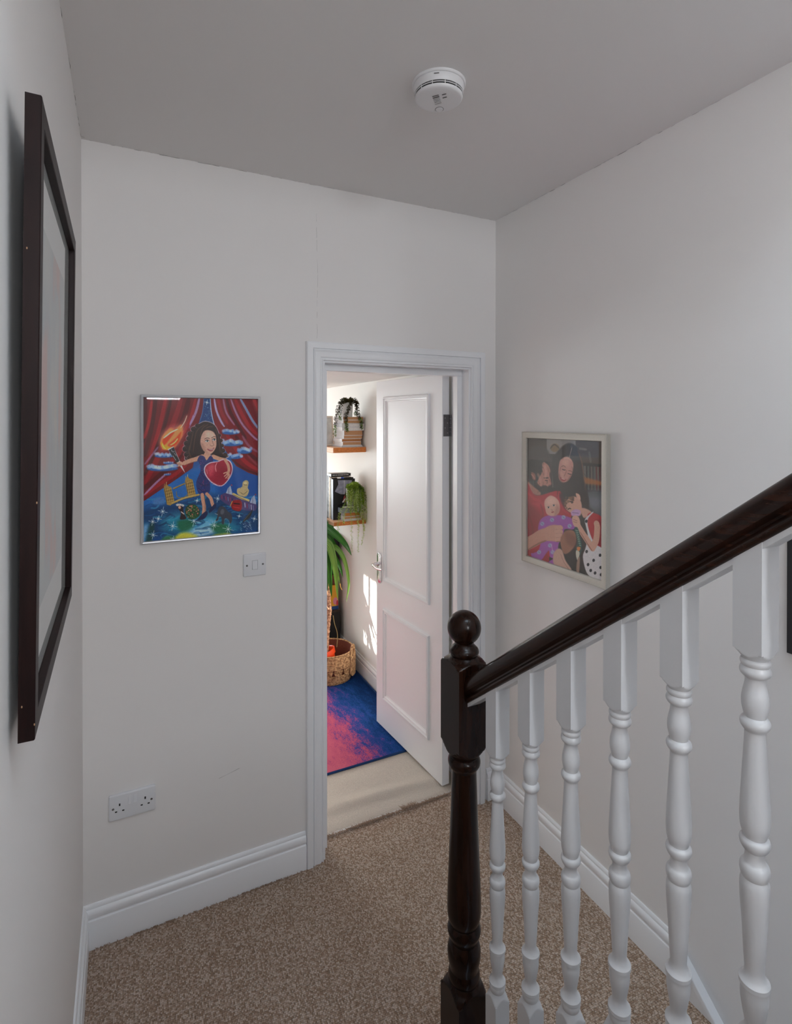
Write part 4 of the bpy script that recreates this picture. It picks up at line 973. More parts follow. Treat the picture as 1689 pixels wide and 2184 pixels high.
    return c.image('family_print', 1.25, .008, 3)

def frame_rect(name, o, ux, uz, n, w, h, prof, m_frame, m_print, loc_label, cat, inset, mat_border=None, m_mat=None, glass_d=.003, print_d=.008, thick=.02, grain=None):
    """o: lower left corner (on the wall side plane, front view); ux,uz in plane; n towards the viewer
    prof: list of (u inward from the outer edge, v along n)"""
    o, ux, uz, n = Vector(o), Vector(ux), Vector(uz), Vector(n)
    T = thing(name, o + ux*w/2, loc_label, cat)
    rows = []
    for a, b, da, db in ((0, 0, 1, 1), (w, 0, -1, 1), (w, h, -1, -1), (0, h, 1, -1), (0, 0, 1, 1)):
        rows.append([o + ux*(a+da*u) + uz*(b+db*u) + n*v for u, v in prof])
    obj('frame', MB().grid(rows, True), m_frame, T, smooth=30)
    def sheet(nm, u, v, m, uvs=False):
        P = [o+ux*u+uz*u+n*v, o+ux*(w-u)+uz*u+n*v, o+ux*(w-u)+uz*(h-u)+n*v, o+ux*u+uz*(h-u)+n*v]
        ob = obj(nm, MB().prism(P, -n*.0015), m, T)
        if uvs:
            me = ob.data; uvl = me.uv_layers.new(name='UVMap'); org = wloc(T)
            for lp in me.loops:
                p = me.vertices[lp.vertex_index].co + org - o
                uvl.data[lp.index].uv = ((p.dot(ux)-u)/(w-2*u), (p.dot(uz)-u)/(h-2*u))
        return ob
    if m_mat: sheet('mount', inset-.004, print_d-.002, m_mat)
    sheet('print', mat_border if mat_border else inset-.004, print_d, m_print, True)
    sheet('glass', inset-.003, print_d+glass_d, M_GLASS)
    sheet('back_board', .004, .002, M_BLACK)
    return T

# painted portrait in a slim silver frame on the back wall (hangs on the wall face)
PW = .4155
frame_rect('portrait_picture', (.0465, YB-.001, 1.354), (1,0,0), (0,0,1), (0,-1,0), PW, .5245,
           [(0, 0), (0, .016), (.0015, .0185), (.004, .0195), (.0075, .0185), (.0095, .0165), (.0095, .006), (.004, .006), (.004, 0)], M_SILVER, paint_portrait(),
           'silver framed painting of a woman holding a torch and a red heart', 'picture', .0095, print_d=.0095, glass_d=.003)
# family photo on the right wall: front view runs from far (left) to near (right)
M_LINEN = mat('pale_champagne_frame', (.56, .53, .47), .45, .15, bump=(900, .15, .0005), var=(500, .15))
frame_rect('family_photograph', (XR+.001, 1.9035, 1.174), (0,-1,0), (0,0,1), (-1,0,0), .4715, .5645,
           [(0, 0), (0, .020), (.0015, .0225), (.003, .0225), (.004, .0205), (.024, .0195), (.026, .0185), (.0275, .015), (.0275, .006), (.006, .006), (.006, 0)], M_LINEN, paint_family(),
           'pale framed family photo with a baby in purple on the right wall', 'picture', .0275, print_d=.0105, glass_d=.0025)
# large dark frame on the left wall, leaning a little off it
def art_mat():
    m, N, L, b = newmat('abstract_print'); tc = N.new('ShaderNodeTexCoord'); mp = N.new('ShaderNodeMapping')
    mp.inputs['Scale'].default_value = (3.2, 2.2, 1.0); L.new(tc.outputs['UV'], mp.inputs[0])
    n = N.new('ShaderNodeTexNoise'); n.inputs['Scale'].default_value = 1.3; n.inputs['Detail'].default_value = 4; L.new(mp.outputs[0], n.inputs['Vector'])
    cr = N.new('ShaderNodeValToRGB'); e = cr.color_ramp.elements
    e[0].position = .28; e[0].color = srgb(206, 120, 108); e[1].position = .72; e[1].color = srgb(196, 188, 170)
    for p, col in ((.40, srgb(190, 140, 132)), (.48, srgb(150, 165, 172)), (.58, srgb(172, 180, 178))): k = e.new(p); k.color = col
    L.new(n.outputs[0], cr.inputs[0]); L.new(cr.outputs[0], b.inputs['Base Color']); b.inputs['Roughness'].default_value = .7
    return m
# corners: near-bottom, near-top, far-bottom on the wall-side face
y_n, z_b, z_t = .820, 1.3855, 2.2005
B0 = Vector((-.1218, y_n, z_b)); T0 = Vector((-.1122, y_n, z_t)); B1 = Vector((-.1300, 1.458, z_b))
uz = (T0-B0); hh = uz.length; uz.normalize(); ux = (B1-B0); ux -= uz*ux.dot(uz); ww = ux.length; ux.normalize(); nn = uz.cross(ux) * 1
if nn.x < 0: nn = -nn
LF = thing('large_picture', B0 + ux*ww/2, 'large dark wooden frame with a wide mount on the left wall', 'picture')
prof = [(0, 0), (0, .0172), (.001, .0182), (.028, .0182), (.029, .0172), (.029, .004), (.006, .004), (.006, 0)]
rows = []
for a, b, da, db in ((0, 0, 1, 1), (ww, 0, -1, 1), (ww, hh, -1, -1), (0, hh, 1, -1), (0, 0, 1, 1)):
    rows.append([B0 + ux*(a+da*u) + uz*(b+db*u) + nn*v for u, v in prof])
obj('frame', MB().grid(rows, True), M_FRAMEW, LF, smooth=30)
def lsheet(nm, u, v, m, uv=False, t=.0012):
    Pq = [B0+ux*u+uz*u+nn*v, B0+ux*(ww-u)+uz*u+nn*v, B0+ux*(ww-u)+uz*(hh-u)+nn*v, B0+ux*u+uz*(hh-u)+nn*v]
    ob = obj(nm, MB().prism(Pq, -nn*t), m, LF)
    if uv:
        me = ob.data; l = me.uv_layers.new(name='UVMap'); org = wloc(LF)
        for lp in me.loops:
            p = me.vertices[lp.vertex_index].co + org - B0; l.data[lp.index].uv = (p.dot(ux)/ww, p.dot(uz)/hh)
lsheet('back_board', .005, .002, M_BLACK)
lsheet('mount', .024, .0065, mat('grey_white_mount', (.62, .64, .63), .8))
lsheet('print', .125, .0069, art_mat(), True, .0003)
lsheet('glass', .025, .0088, M_GLASS)
for k, zz in enumerate((.02, .045, .30, .62)):
    p = B0 + uz*zz + nn*(.004 if k % 2 else .0175) + ux*.0
    obj('chip', MB().ball(p, .0008, 6, 4, (1, .4, 2)), mat('chipped_bare_wood', (.42, .24, .13), .8), LF)
# dark frame whose near edge just shows at the right side of the photo
frame_rect('dark_edged_picture', (XR+.001, .8325, 1.178), (0,-1,0), (0,0,1), (-1,0,0), .30, .42,
           [(0, 0), (0, .018), (.012, .018), (.014, .015), (.014, .005), (.004, .005), (.004, 0)], mat('charcoal_frame', (.018, .018, .020), .5), mat('plain_sheet', (.6, .6, .6), .8),
           'charcoal framed picture beyond the handrail, cut off at the edge', 'picture', .014)

# ------------------------------------------------------------------ bedroom: rug
rugx0, rugx1, rugy0, rugy1 = -.10, 1.462, 2.6135, 4.75
def rug_mat():
    m, N, L, b = newmat('rug_pile'); tc = N.new('ShaderNodeTexCoord')
    sp = N.new('ShaderNodeSeparateXYZ'); L.new(tc.outputs['Object'], sp.inputs[0])
    n1 = N.new('ShaderNodeTexNoise'); n1.inputs['Scale'].default_value = 7; n1.inputs['Detail'].default_value = 8; n1.inputs['Roughness'].default_value = .75
    mp = N.new('ShaderNodeMapping'); mp.inputs['Scale'].default_value = (1.4, .55, 1); L.new(tc.outputs['Object'], mp.inputs[0]); L.new(mp.outputs[0], n1.inputs['Vector'])
    n2 = N.new('ShaderNodeTexNoise'); n2.inputs['Scale'].default_value = 260; n2.inputs['Detail'].default_value = 2; L.new(tc.outputs['Object'], n2.inputs['Vector'])
    # distance from the right-hand border drives pink -> blue
    def math_(op, a, bb=None, c=None):
        q = N.new('ShaderNodeMath'); q.operation = op
        for i, v in enumerate((a, bb, c)):
            if v is None: continue
            if isinstance(v, (int, float)): q.inputs[i].default_value = v
            else: L.new(v, q.inputs[i])
        return q.outputs[0]
    fx = math_('MULTIPLY_ADD', sp.outputs[0], -2.3, 3.26)     # 0 at x=1.45, .66 at 1.23 ...
    n3 = N.new('ShaderNodeTexNoise'); n3.inputs['Scale'].default_value = 30; n3.inputs['Detail'].default_value = 8; n3.inputs['Roughness'].default_value = .9; L.new(mp.outputs[0], n3.inputs['Vector'])
    t = math_('ADD', fx, math_('MULTIPLY_ADD', n1.outputs[0], 1.0, -.55))
    t = math_('ADD', t, math_('MULTIPLY_ADD', n3.outputs[0], 1.7, -.85))
    t = math_('ADD', t, math_('MULTIPLY_ADD', n2.outputs[0], 1.0, -.5))
    cr = N.new('ShaderNodeValToRGB'); e = cr.color_ramp.elements
    navy, blue, viol, pink, rose = srgb(14, 44, 92), srgb(22, 70, 130), srgb(92, 66, 132), srgb(176, 76, 108), srgb(196, 96, 118)
    e[0].position = 0; e[0].color = navy; e[1].position = 1; e[1].color = rose
    for p, col in ((.22, blue), (.42, srgb(40, 66, 138)), (.56, viol), (.68, pink)): k = e.new(p); k.color = col
    L.new(t, cr.inputs[0]); L.new(cr.outputs[0], b.inputs['Base Color'])
    u = N.new('ShaderNodeBump'); u.inputs['Strength'].default_value = .5; u.inputs['Distance'].default_value = .003
    L.new(n2.outputs[0], u.inputs['Height']); L.new(u.outputs[0], b.inputs['Normal'])
    b.inputs['Roughness'].default_value = .95; b.inputs['Specular IOR Level'].default_value = .1
    return m
rug = thing('rug', (0, 0, .001), 'faded pink and blue rug behind the open door', 'rug')
obj('pile', MB().box(rugx0+.006, rugx1-.006, rugy0+.006, rugy1-.006, .001, .0095), rug_mat(), rug)
M_NAVY = mat('navy_binding', srgb(22, 62, 116), .9, bump=(300, .4, .002))
zz = .0070
obj('bound_edge', MB().tube([(rugx0, rugy0, zz), (rugx1, rugy0, zz), (rugx1, rugy1, zz), (rugx0, rugy1, zz)], .0068, 8, closed=True), M_NAVY, rug, smooth=50)

# ------------------------------------------------------------------ basket and yucca
def rope_mat(name, c1, c2):
    m, N, L, b = newmat(name); tc = N.new('ShaderNodeTexCoord')
    n = N.new('ShaderNodeTexNoise'); n.inputs['Scale'].default_value = 75; n.inputs['Detail'].default_value = 5; L.new(tc.outputs['Object'], n.inputs['Vector'])
    cr = N.new('ShaderNodeValToRGB'); cr.color_ramp.elements[0].position = .34; cr.color_ramp.elements[1].position = .66
    cr.color_ramp.elements[0].color = c1; cr.color_ramp.elements[1].color = c2
    L.new(n.outputs[0], cr.inputs[0]); L.new(cr.outputs[0], b.inputs['Base Color'])
    u = N.new('ShaderNodeBump'); u.inputs['Strength'].default_value = .7; u.inputs['Distance'].default_value = .004
    L.new(n.outputs[0], u.inputs['Height']); L.new(u.outputs[0], b.inputs['Normal']); b.inputs['Roughness'].default_value = .85
    return m
M_ROPE = rope_mat('seagrass_rope', srgb(128, 88, 56), srgb(214, 172, 126))
BC = Vector((1.268, 3.600, .0103)); BZ = .203
def brad(z): return .136 + .026*min(1, (z/.11))**.6 if z < .11 else .162 - .004*(z-.11)/.1
bk = thing('woven_basket', BC, 'round woven seagrass basket with loop handles on the rug', 'basket')
def coil(z, r, rad, seg=72):
    P = []
    for k in range(seg):
        a = 2*pi*k/seg; P.append(BC + Vector((r*cos(a), r*sin(a), z + .0008*sin(a*3+z*90))))
    return P
def rope(path, r, closed=True, seg=9, tw=38, amp=.16):
    n = len(path); return MB().tube(path, [r*(1+amp*sin(i*2*pi*tw/n*1.0)) for i in range(n)], seg, closed=closed)
zc = .006
for k in range(19):
    z = .006 + k*.0106
    if .066 < z < .112: continue
    obj('rope_coil', rope(coil(z, brad(z), 0), .0064), M_ROPE, bk, smooth=60)
obj('inner_wall', MB().lathe([(.004, .126), (.07, .150), (.198, .152)], tuple(BC), 48, cap=False), mat('dark_basket_inside', srgb(120, 62, 46), .9, bump=(90, .6, .004)), bk, smooth=60)
obj('base', MB().lathe([(.001, .132), (.009, .132)], tuple(BC), 48), M_ROPE, bk)
NR = 15
for k in range(NR):
    a0 = 2*pi*(k+.30)/NR; P = []
    for i in range(64):
        t = i/63; th = t*2*pi*3.6; rr = .0265*(1-t) + .003
        aa = a0 + rr*cos(th)/.160; P.append(BC + Vector((.161*cos(aa), .161*sin(aa), .0885 + rr*sin(th)*.92)))
    obj('rosette', MB().tube(P, .0042, 6), M_ROPE, bk, smooth=60)
hang = atan2(-.443*.86-.25, .8965*.86-.05)       # handle on the side facing the doorway
for ha in (hang, hang+pi):
    P = []
    for i in range(41):
        t = i/40*2-1; lift = .062*(1-abs(t)**2.2); aa = ha + t*.20
        if abs(t) > .8: lift = lift
        P.append(BC + Vector((.1665*cos(aa), .1665*sin(aa), .172 + lift)))
    down0 = [BC + Vector((.170*cos(ha-.20), .170*sin(ha-.20), z)) for z in np.linspace(.05, .17, 8)]
    down1 = [BC + Vector((.170*cos(ha+.20), .170*sin(ha+.20), z)) for z in np.linspace(.17, .05, 8)]
    path = down0 + P + down1
    h_ = obj('handle', MB().tube(path, [.0098*(1+.13*sin(i*1.9)) for i in range(len(path))], 9), M_ROPE, bk, smooth=60)
    for q in (-.12, -.04, .04, .12):
        pp = [BC + Vector((.1735*cos(ha+q+.02*sin(z*150)), .1735*sin(ha+q+.02*sin(z*150)), z)) for z in np.linspace(.035, .186, 26)]
        obj('strap_braid', MB().tube(pp, [.0068*(1+.15*sin(i*1.7)) for i in range(26)], 7), M_ROPE, h_, smooth=60)

yu = thing('potted_yucca', (1.222, 3.545, .03), 'tall yucca with arching green leaves in an orange pot inside the basket', 'potted plant')
tilt = Matrix.Translation((1.222, 3.545, .115)) @ Matrix.Rotation(radians(-15), 4, 'Y') @ Matrix.Rotation(radians(-12), 4, 'X')
M_ORANGE = mat('orange_plastic_pot', srgb(238, 74, 26), .35)
pot = MB().lathe([(-.085, .058), (.068, .080), (.068, .088), (.100, .091), (.102, .088), (.098, .083), (.06, .079)], seg=40, M=tilt, cap=False)
obj('pot', pot, M_ORANGE, yu, smooth=35, label='orange plastic plant pot')
obj('soil', MB().lathe([(.070, .079), (.076, .03), (.077, .0005)], seg=32, M=tilt), mat('soil', (.03, .02, .014), .95, bump=(120, 1, .01)), yu)
tr = spline3([(1.222, 3.548, .17), (1.224, 3.540, .30), (1.232, 3.535, .42), (1.238, 3.528, .50), (1.229, 3.52, .58), (1.222, 3.515, .70), (1.195, 3.525, .88), (1.165, 3.55, 1.10)], 14)
M_TRUNK = rope_mat('yucca_bark', srgb(120, 74, 52), srgb(232, 182, 146))
obj('trunk', MB().tube(tr, [(.0165 if i < 45 else .0150)*(1+.09*sin(i*2.3)+.06*sin(i*5.1)) for i in range(len(tr))], 14), M_TRUNK, yu, smooth=60)
def leaf_mat(nm, c0, c1, c2):
    m, N, L, b = newmat(nm); tc = N.new('ShaderNodeTexCoord'); mp = N.new('ShaderNodeMapping'); mp.inputs['Scale'].default_value = (90, 1.5, 1)
    L.new(tc.outputs['UV'], mp.inputs[0]); n = N.new('ShaderNodeTexNoise'); n.inputs['Scale'].default_value = 1; L.new(mp.outputs[0], n.inputs['Vector'])
    mp.inputs['Scale'].default_value = (9, 1.2, 1)
    cr = N.new('ShaderNodeValToRGB'); e = cr.color_ramp.elements
    e[0].position = .3; e[0].color = c0; e[1].position = .7; e[1].color = c2; k = e.new(.5); k.color = c1
    L.new(n.outputs[0], cr.inputs[0]); L.new(cr.outputs[0], b.inputs['Base Color']); b.inputs['Roughness'].default_value = .32
    out = N['Material Output']; tl = N.new('ShaderNodeBsdfTranslucent'); L.new(cr.outputs[0], tl.inputs[0])
    x = N.new('ShaderNodeMixShader'); x.inputs[0].default_value = .25; L.new(b.outputs[0], x.inputs[1]); L.new(tl.outputs[0], x.inputs[2]); L.new(x.outputs[0], out.inputs[0])
    return m
M_LEAF = leaf_mat('yucca_leaf', srgb(20, 72, 26), srgb(42, 104, 34), srgb(88, 140, 52))
M_LEAF2 = leaf_mat('yucca_light_leaf', srgb(64, 118, 40), srgb(112, 158, 66), srgb(162, 192, 96))
def leaf(ctrl, wmax, parent, facing=(-.4, -.8, .35), name='leaf', m=None, fold=.25):
    P = spline3(ctrl, 7); n = len(P); rows = []; uv = []
    fdir = Vector(facing).normalized()
    for i, p in enumerate(P):
        t = i/(n-1); tg = (P[min(i+1, n-1)]-P[max(i-1, 0)]).normalized()
        sd_ = tg.cross(fdir); sd_.normalize(); nn_ = sd_.cross(tg).normalized()
        w = wmax/2*(min(1, .45+t*3.2) * (1-t**2.6)**.9 + .004)
        row = []
        for k in range(5):
            u = (k-2)/2; row.append(p + sd_*(u*w) + nn_*(abs(u)*w*fold))
        rows.append(row); uv.append([(k/4, t) for k in range(5)])
    ob = obj(name, MB().grid(rows), m or M_LEAF, parent, smooth=60)
    l = ob.data.uv_layers.new(name='UVMap'); flat = [q for r in uv for q in r]
    for lp in ob.data.loops: l.data[lp.index].uv = flat[lp.vertex_index]
    return ob
CR = Vector((1.165, 3.55, 1.10))
LV = [  # control points after the crown, width
    ([(1.13, 3.50, 1.115), (1.22, 3.45, 1.055), (1.31, 3.43, .965), (1.375, 3.462, .868)], .062),
    ([(1.165, 3.43, 1.00), (1.200, 3.40, .955), (1.235, 3.40, .80), (1.268, 3.44, .585)], .060),
    ([(1.225, 3.50, .93), (1.262, 3.47, .935), (1.31, 3.44, .86), (1.345, 3.44, .70), (1.327, 3.44, .565)], .036),
    ([(1.215, 3.53, 1.0), (1.255, 3.53, .90), (1.318, 3.54, .78), (1.345, 3.55, .70)], .040),
    ([(1.205, 3.54, 1.06), (1.225, 3.55, 1.02), (1.232, 3.55, .90), (1.215, 3.55, .78)], .040),
    ([(1.20, 3.48, .92), (1.235, 3.47, .87), (1.268, 3.46, .78), (1.290, 3.46, .69)], .036),
    ([(1.175, 3.46, .93), (1.205, 3.45, .85), (1.222, 3.46, .70), (1.235, 3.47, .60)], .044),
    ([(1.205, 3.50, 1.03), (1.24, 3.50, .985), (1.29, 3.50, .90), (1.33, 3.50, .82)], .034),
    ([(1.16, 3.42, .97), (1.15, 3.39, .90), (1.17, 3.39, .78), (1.185, 3.41, .66)], .046),
    ([(1.11, 3.46, 1.06), (1.02, 3.40, 1.03), (.95, 3.36, .90), (.92, 3.35, .76)], .056),
    ([(1.10, 3.54, 1.09), (1.00, 3.56, 1.10), (.90, 3.57, 1.00), (.84, 3.58, .85)], .056),
    ([(1.14, 3.60, 1.10), (1.10, 3.70, 1.12), (1.06, 3.80, 1.03), (1.04, 3.86, .88)], .054),
    ([(1.24, 3.60, 1.09), (1.30, 3.68, 1.07), (1.34, 3.76, .96), (1.36, 3.80, .82)], .048),
    ([(1.17, 3.55, 1.14), (1.12, 3.58, 1.25), (1.06, 3.60, 1.30), (.98, 3.62, 1.28)], .054),
    ([(1.14, 3.48, 1.10), (1.08, 3.45, 1.17), (1.01, 3.42, 1.17), (.94, 3.40, 1.10)], .05),
    ([(1.13, 3.56, 1.02), (1.06, 3.58, .96), (1.00, 3.60, .84), (.98, 3.60, .70)], .05),
    ([(1.15, 3.46, 1.01), (1.11, 3.40, .95), (1.06, 3.36, .82), (1.04, 3.34, .68)], .05),
]
ry = random.Random(21)
for k in range(44):   # leaves hanging over towards the window, out of sight from the landing; they dapple the sun on the wall
    x = ry.uniform(.78, 1.12); dy = (1.49-x)*.325; dz = (1.49-x)*.468
    y0, yt = ry.uniform(3.66, 3.84), 3.63 - .38*((k*.618) % 1); zt = .69 - max(0, 3.62-yt)*.55
    z1 = zt - ry.uniform(.02, .20); z2 = max(.14, z1 - ry.uniform(.10, .26))
    W = lambda y, z: (x, y+dy, z+dz)
    LV.append(([W(y0+.03, .98), W(y0, .72), W(y0*.4+yt*.6, z1+.02), W(yt, z2)], ry.uniform(.036, .056)))
for k, (ctrl, w) in enumerate(LV): leaf([CR + Vector((0, 0, -.02))] + ctrl, w, yu, (-.4, -.8, .35) if k < 17 else (-1, .25, .3), m=M_LEAF2 if k in (1, 2, 5) else M_LEAF)
obj('dry_tendril', MB().tube(spline3([(1.262, 3.52, .46), (1.272, 3.515, .40), (1.290, 3.51, .33), (1.289, 3.52, .24)], 8), .0022, 6), mat('dry_leaf', srgb(150, 128, 84), .8), yu)
obj('dry_tip', MB().tube(spline3([(1.290, 3.46, .69), (1.294, 3.458, .665), (1.304, 3.458, .645)], 5), .0022, 5), mat('dry_tip', srgb(196, 150, 70), .8), yu)

# ------------------------------------------------------------------ shelves
M_SHELF_END = wood('oak_end_grain', srgb(186, 104, 44), srgb(222, 136, 66), .6, (40, 200, 120))
M_SHELF = wood('light_shelf_wood', srgb(214, 164, 128), srgb(240, 198, 164), .6, (60, 4, 60))
def shelf(z0, z1, x0, y0, label):
    s = thing('wall_shelf', (RW, y0, z0), label, 'shelf', None)
    obj('board', MB().box(x0, RW+.001, y0+.004, 5.0, z0, z1), M_SHELF, s, bevel=(.004, 2))
    obj('end_face', MB().box(x0+.003, RW-.001, y0, y0+.0045, z0+.002, z1-.002), M_SHELF_END, s, bevel=(.002, 1), label='darker brown end grain')
    return s
S1Y = 3.481
shelf(1.5665, 1.6035, 1.251, S1Y, 'thick wooden wall shelf under the stack of paperbacks and the small frame')
shelf(1.0715, 1.1005, 1.253, S1Y, 'thick wooden wall shelf under the black book and the trailing fern')

M_WHITEC = mat('white_book_cover', (.80, .80, .82), .5); M_GREYC = mat('grey_book_cover', (.55, .56, .60), .5)
M_BLACKC = mat('black_book_cover', (.012, .012, .014), .35)
def pages_mat(n, c): return mat(n, c, .9, bump=(400, .3, .001), var=(160, .12))
M_PTAN = pages_mat('tan_page_edges', srgb(196, 148, 108)); M_PBRN = pages_mat('brown_page_edges', srgb(176, 116, 68)); M_PWHT = pages_mat('white_page_edges', srgb(226, 224, 222)); M_PORG = pages_mat('orange_page_edges', srgb(196, 128, 66))
def flat_book(x0, x1, y0, y1, z0, z1, cover, pages, label, group, rot=0.):
    """lying book: spine faces -x, page edges face the doorway"""
    b = thing('book', ((x0+x1)/2, (y0+y1)/2, z0), label, 'book', group)
    t = .0016; g = .0025
    cv = MB().box(x0, x1, y0, y1, z0, z0+t).box(x0, x1, y0, y1, z1-t, z1).box(x0, x0+.002, y0, y1, z0+t, z1-t)
    obj('cover', cv, cover, b)
    obj('pages', MB().box(x0+.0022, x1-g, y0+g, y1-g, z0+t+.0002, z1-t-.0002), pages, b)
    b.rotation_euler.z = rot
    return b
G1 = 'books stacked on the upper shelf'
UB = [ # x0, x1, y0, ylen, z0, z1, cover, pages, label
    (1.316, 1.476, 3.498, .20, 1.6035, 1.6105, M_GREYC, M_PWHT, 'thin grey book at the very bottom of the upper shelf stack'),
    (1.321, 1.471, 3.500, .19, 1.6105, 1.6170, M_WHITEC, M_PWHT, 'thin white book second from the bottom of the upper shelf stack'),
    (1.3255, 1.464, 3.502, .17, 1.6170, 1.6400, M_WHITEC, M_PTAN, 'tan-edged paperback just above the two thin books on the upper shelf'),
    (1.3190, 1.461, 3.502, .17, 1.6400, 1.6605, M_WHITEC, M_PBRN, 'darkest brown-edged paperback of the upper shelf stack'),
    (1.3330, 1.470, 3.501, .18, 1.6605, 1.6835, M_WHITEC, M_PTAN, 'tan-edged paperback just above the darkest brown one on the upper shelf'),
    (1.3350, 1.473, 3.500, .18, 1.6835, 1.7175, M_WHITEC, M_PTAN, 'thickest tan-edged paperback in the upper shelf stack'),
    (1.3200, 1.486, 3.497, .16, 1.7175, 1.7395, M_WHITEC, M_PWHT, 'white-edged book directly on the thickest paperback of the upper stack'),
    (1.3180, 1.486, 3.496, .16, 1.7395, 1.7660, M_GREYC, M_PWHT, 'grey wide book below the two top paperbacks of the upper stack'),
    (1.3290, 1.469, 3.500, .16, 1.7660, 1.7890, M_WHITEC, M_PTAN, 'tan-edged paperback second from the top of the upper stack'),
    (1.3270, 1.478, 3.500, .19, 1.7890, 1.8120, M_WHITEC, M_PTAN, 'topmost tan-edged paperback under the white plant pot'),
]
for (x0, x1, y0, yl, z0, z1, cv, pg, lb) in UB: flat_book(x0, x1, y0, y0+yl, z0, z1, cv, pg, lb, G1)

# trailing plants
def vine(ctrl, parent, n_leaf, size, mats, seed, spread=.010, tip_from=.6, r=.0011):
    rr = random.Random(seed); P = spline3(ctrl, 10)
    v = obj('vine', MB().tube(P, r, 5), mats[0], parent, smooth=60)
    f = MB(); n = len(P)
    for i in range(n_leaf):
        t = (i+rr.random())/n_leaf; q = t*(n-1); k = min(int(q), n-2); p = P[k].lerp(P[k+1], q-k)
        tg = (P[k+1]-P[k]).normalized()
        a = rr.uniform(0, 2*pi); o1 = tg.orthogonal().normalized(); o2 = tg.cross(o1)
        d = (o1*cos(a)+o2*sin(a) + tg*rr.uniform(-.2, .7)).normalized()
        L_ = size*rr.uniform(.7, 1.2)*(1-.3*t); W = L_*.72; s = d.cross(tg)
        s = s.normalized() if s.length > 1e-5 else o1
        up = d.cross(s).normalized(); b = p + d*spread*.15
        mi = 1 if t > tip_from and rr.random() < .85 else (2 if rr.random() < .3 and len(mats) > 2 else 0)
        f.add([b, b+d*L_*.5+s*W*.5+up*L_*.12, b+d*L_, b+d*L_*.5-s*W*.5+up*L_*.12], [(0,1,2), (0,2,3)], mi)
    obj('foliage', f, mats, v, kind='stuff')
M_VDARK = mat('dark_olive_leaf', srgb(66, 58, 30), .45); M_VGREEN = mat('fresh_green_leaf', srgb(118, 158, 44), .45); M_VBROWN = mat('brown_green_leaf', srgb(84, 78, 34), .5)
pp = (1.373, 3.553)
p1 = thing('trailing_plant', (*pp, 1.8122), 'plant with dark trailing stems in a white pot on the upper shelf', 'potted plant')
M_POT = mat('white_ceramic', (.80, .79, .77), .4)
obj('pot', MB().lathe(catmull([(1.8122, .036, 's'), (1.815, .040), (1.86, .043), (1.905, .045), (1.9085, .0445), (1.908, .041, 's'), (1.895, .040)], 3), (*pp, 0), 40), M_POT, p1, smooth=40)
def at3(x, y, yy):   # shelf-front plane helper: image point -> world on plane y = yy (design aid for the drape of the stems)
    fw = Vector((sin(YAW)*cos(PITCH), cos(YAW)*cos(PITCH), -sin(PITCH))); rt = Vector((cos(YAW), -sin(YAW), 0)); up_ = rt.cross(fw)
    d = fw + rt*(x-844.5)/F_PX + up_*(CY-y)/F_PX; return Vector((0,0,H)) + d*(yy/d.y)
def zpt(x, y, yy, ox, oy, s): return at3(ox+x/s, oy+y/s, yy)
q = lambda x, y, yy=3.49: zpt(x, y, yy, 690, 830, 14.56)
vs = [([(pp[0], pp[1], 1.905), q(640,340,3.51), q(520,420), q(455,600), q(420,760), q(390,960), q(350,1160), q(350,1330), q(345,1460)], 110),
      ([(pp[0], pp[1], 1.905), q(660,335,3.51), q(570,410), q(530,560), q(505,700), q(510,830), q(520,950)], 90),
      ([(pp[0], pp[1], 1.905), q(850,330,3.50), q(840,420), q(800,560), q(760,660), q(700,780), q(700,920), q(715,1080), q(710,1200), q(755,1310)], 120),
      ([(pp[0], pp[1], 1.905), q(930,330,3.51), q(1010,400,3.50), q(1050,520), q(1060,680), q(1075,800), q(1140,930), q(1180,1080), q(1175,1240)], 120),
      ([(pp[0], pp[1], 1.905), q(960,380,3.52), q(1010,460,3.51), q(1030,600,3.51), q(1000,740,3.51), q(985,820,3.51)], 60),
      ([(pp[0]-.02, pp[1], 1.907), q(640,360,3.51), q(760,350,3.51), q(880,350,3.51)], 40)]
for k, (cc_, n) in enumerate(vs): vine(cc_, p1, int(n*2.4), .0200, [M_VDARK, M_VGREEN, M_VBROWN], 20+k, .010, .72)

# small leaning frame on the upper shelf
LFm = mat('pale_wood_frame', srgb(226, 216, 206), .6)
fo = Vector((1.2665, 3.700, 1.6036)); fux = Vector((.95, .31, 0)).normalized(); fn = Vector((fux.y, -fux.x, 0)); fuz = (Vector((0,0,1)) - fn*.12).normalized(); fn = fux.cross(fuz)
def grey_art():
    return mat('grey_green_print', srgb(226, 230, 228), .6, var=(16, .30))
fr = frame_rect('small_picture_frame', fo - fux*.045, fux, fuz, fn if fn.y < 0 else -fn, .125, .215,
           [(0, 0), (0, .012), (.002, .014), (.012, .014), (.013, .012), (.013, .004), (.004, .004), (.004, 0)], LFm, grey_art(),
           'small pale frame leaning on the upper shelf beside the stacked paperbacks', 'picture frame', .013, print_d=.007, glass_d=.002)

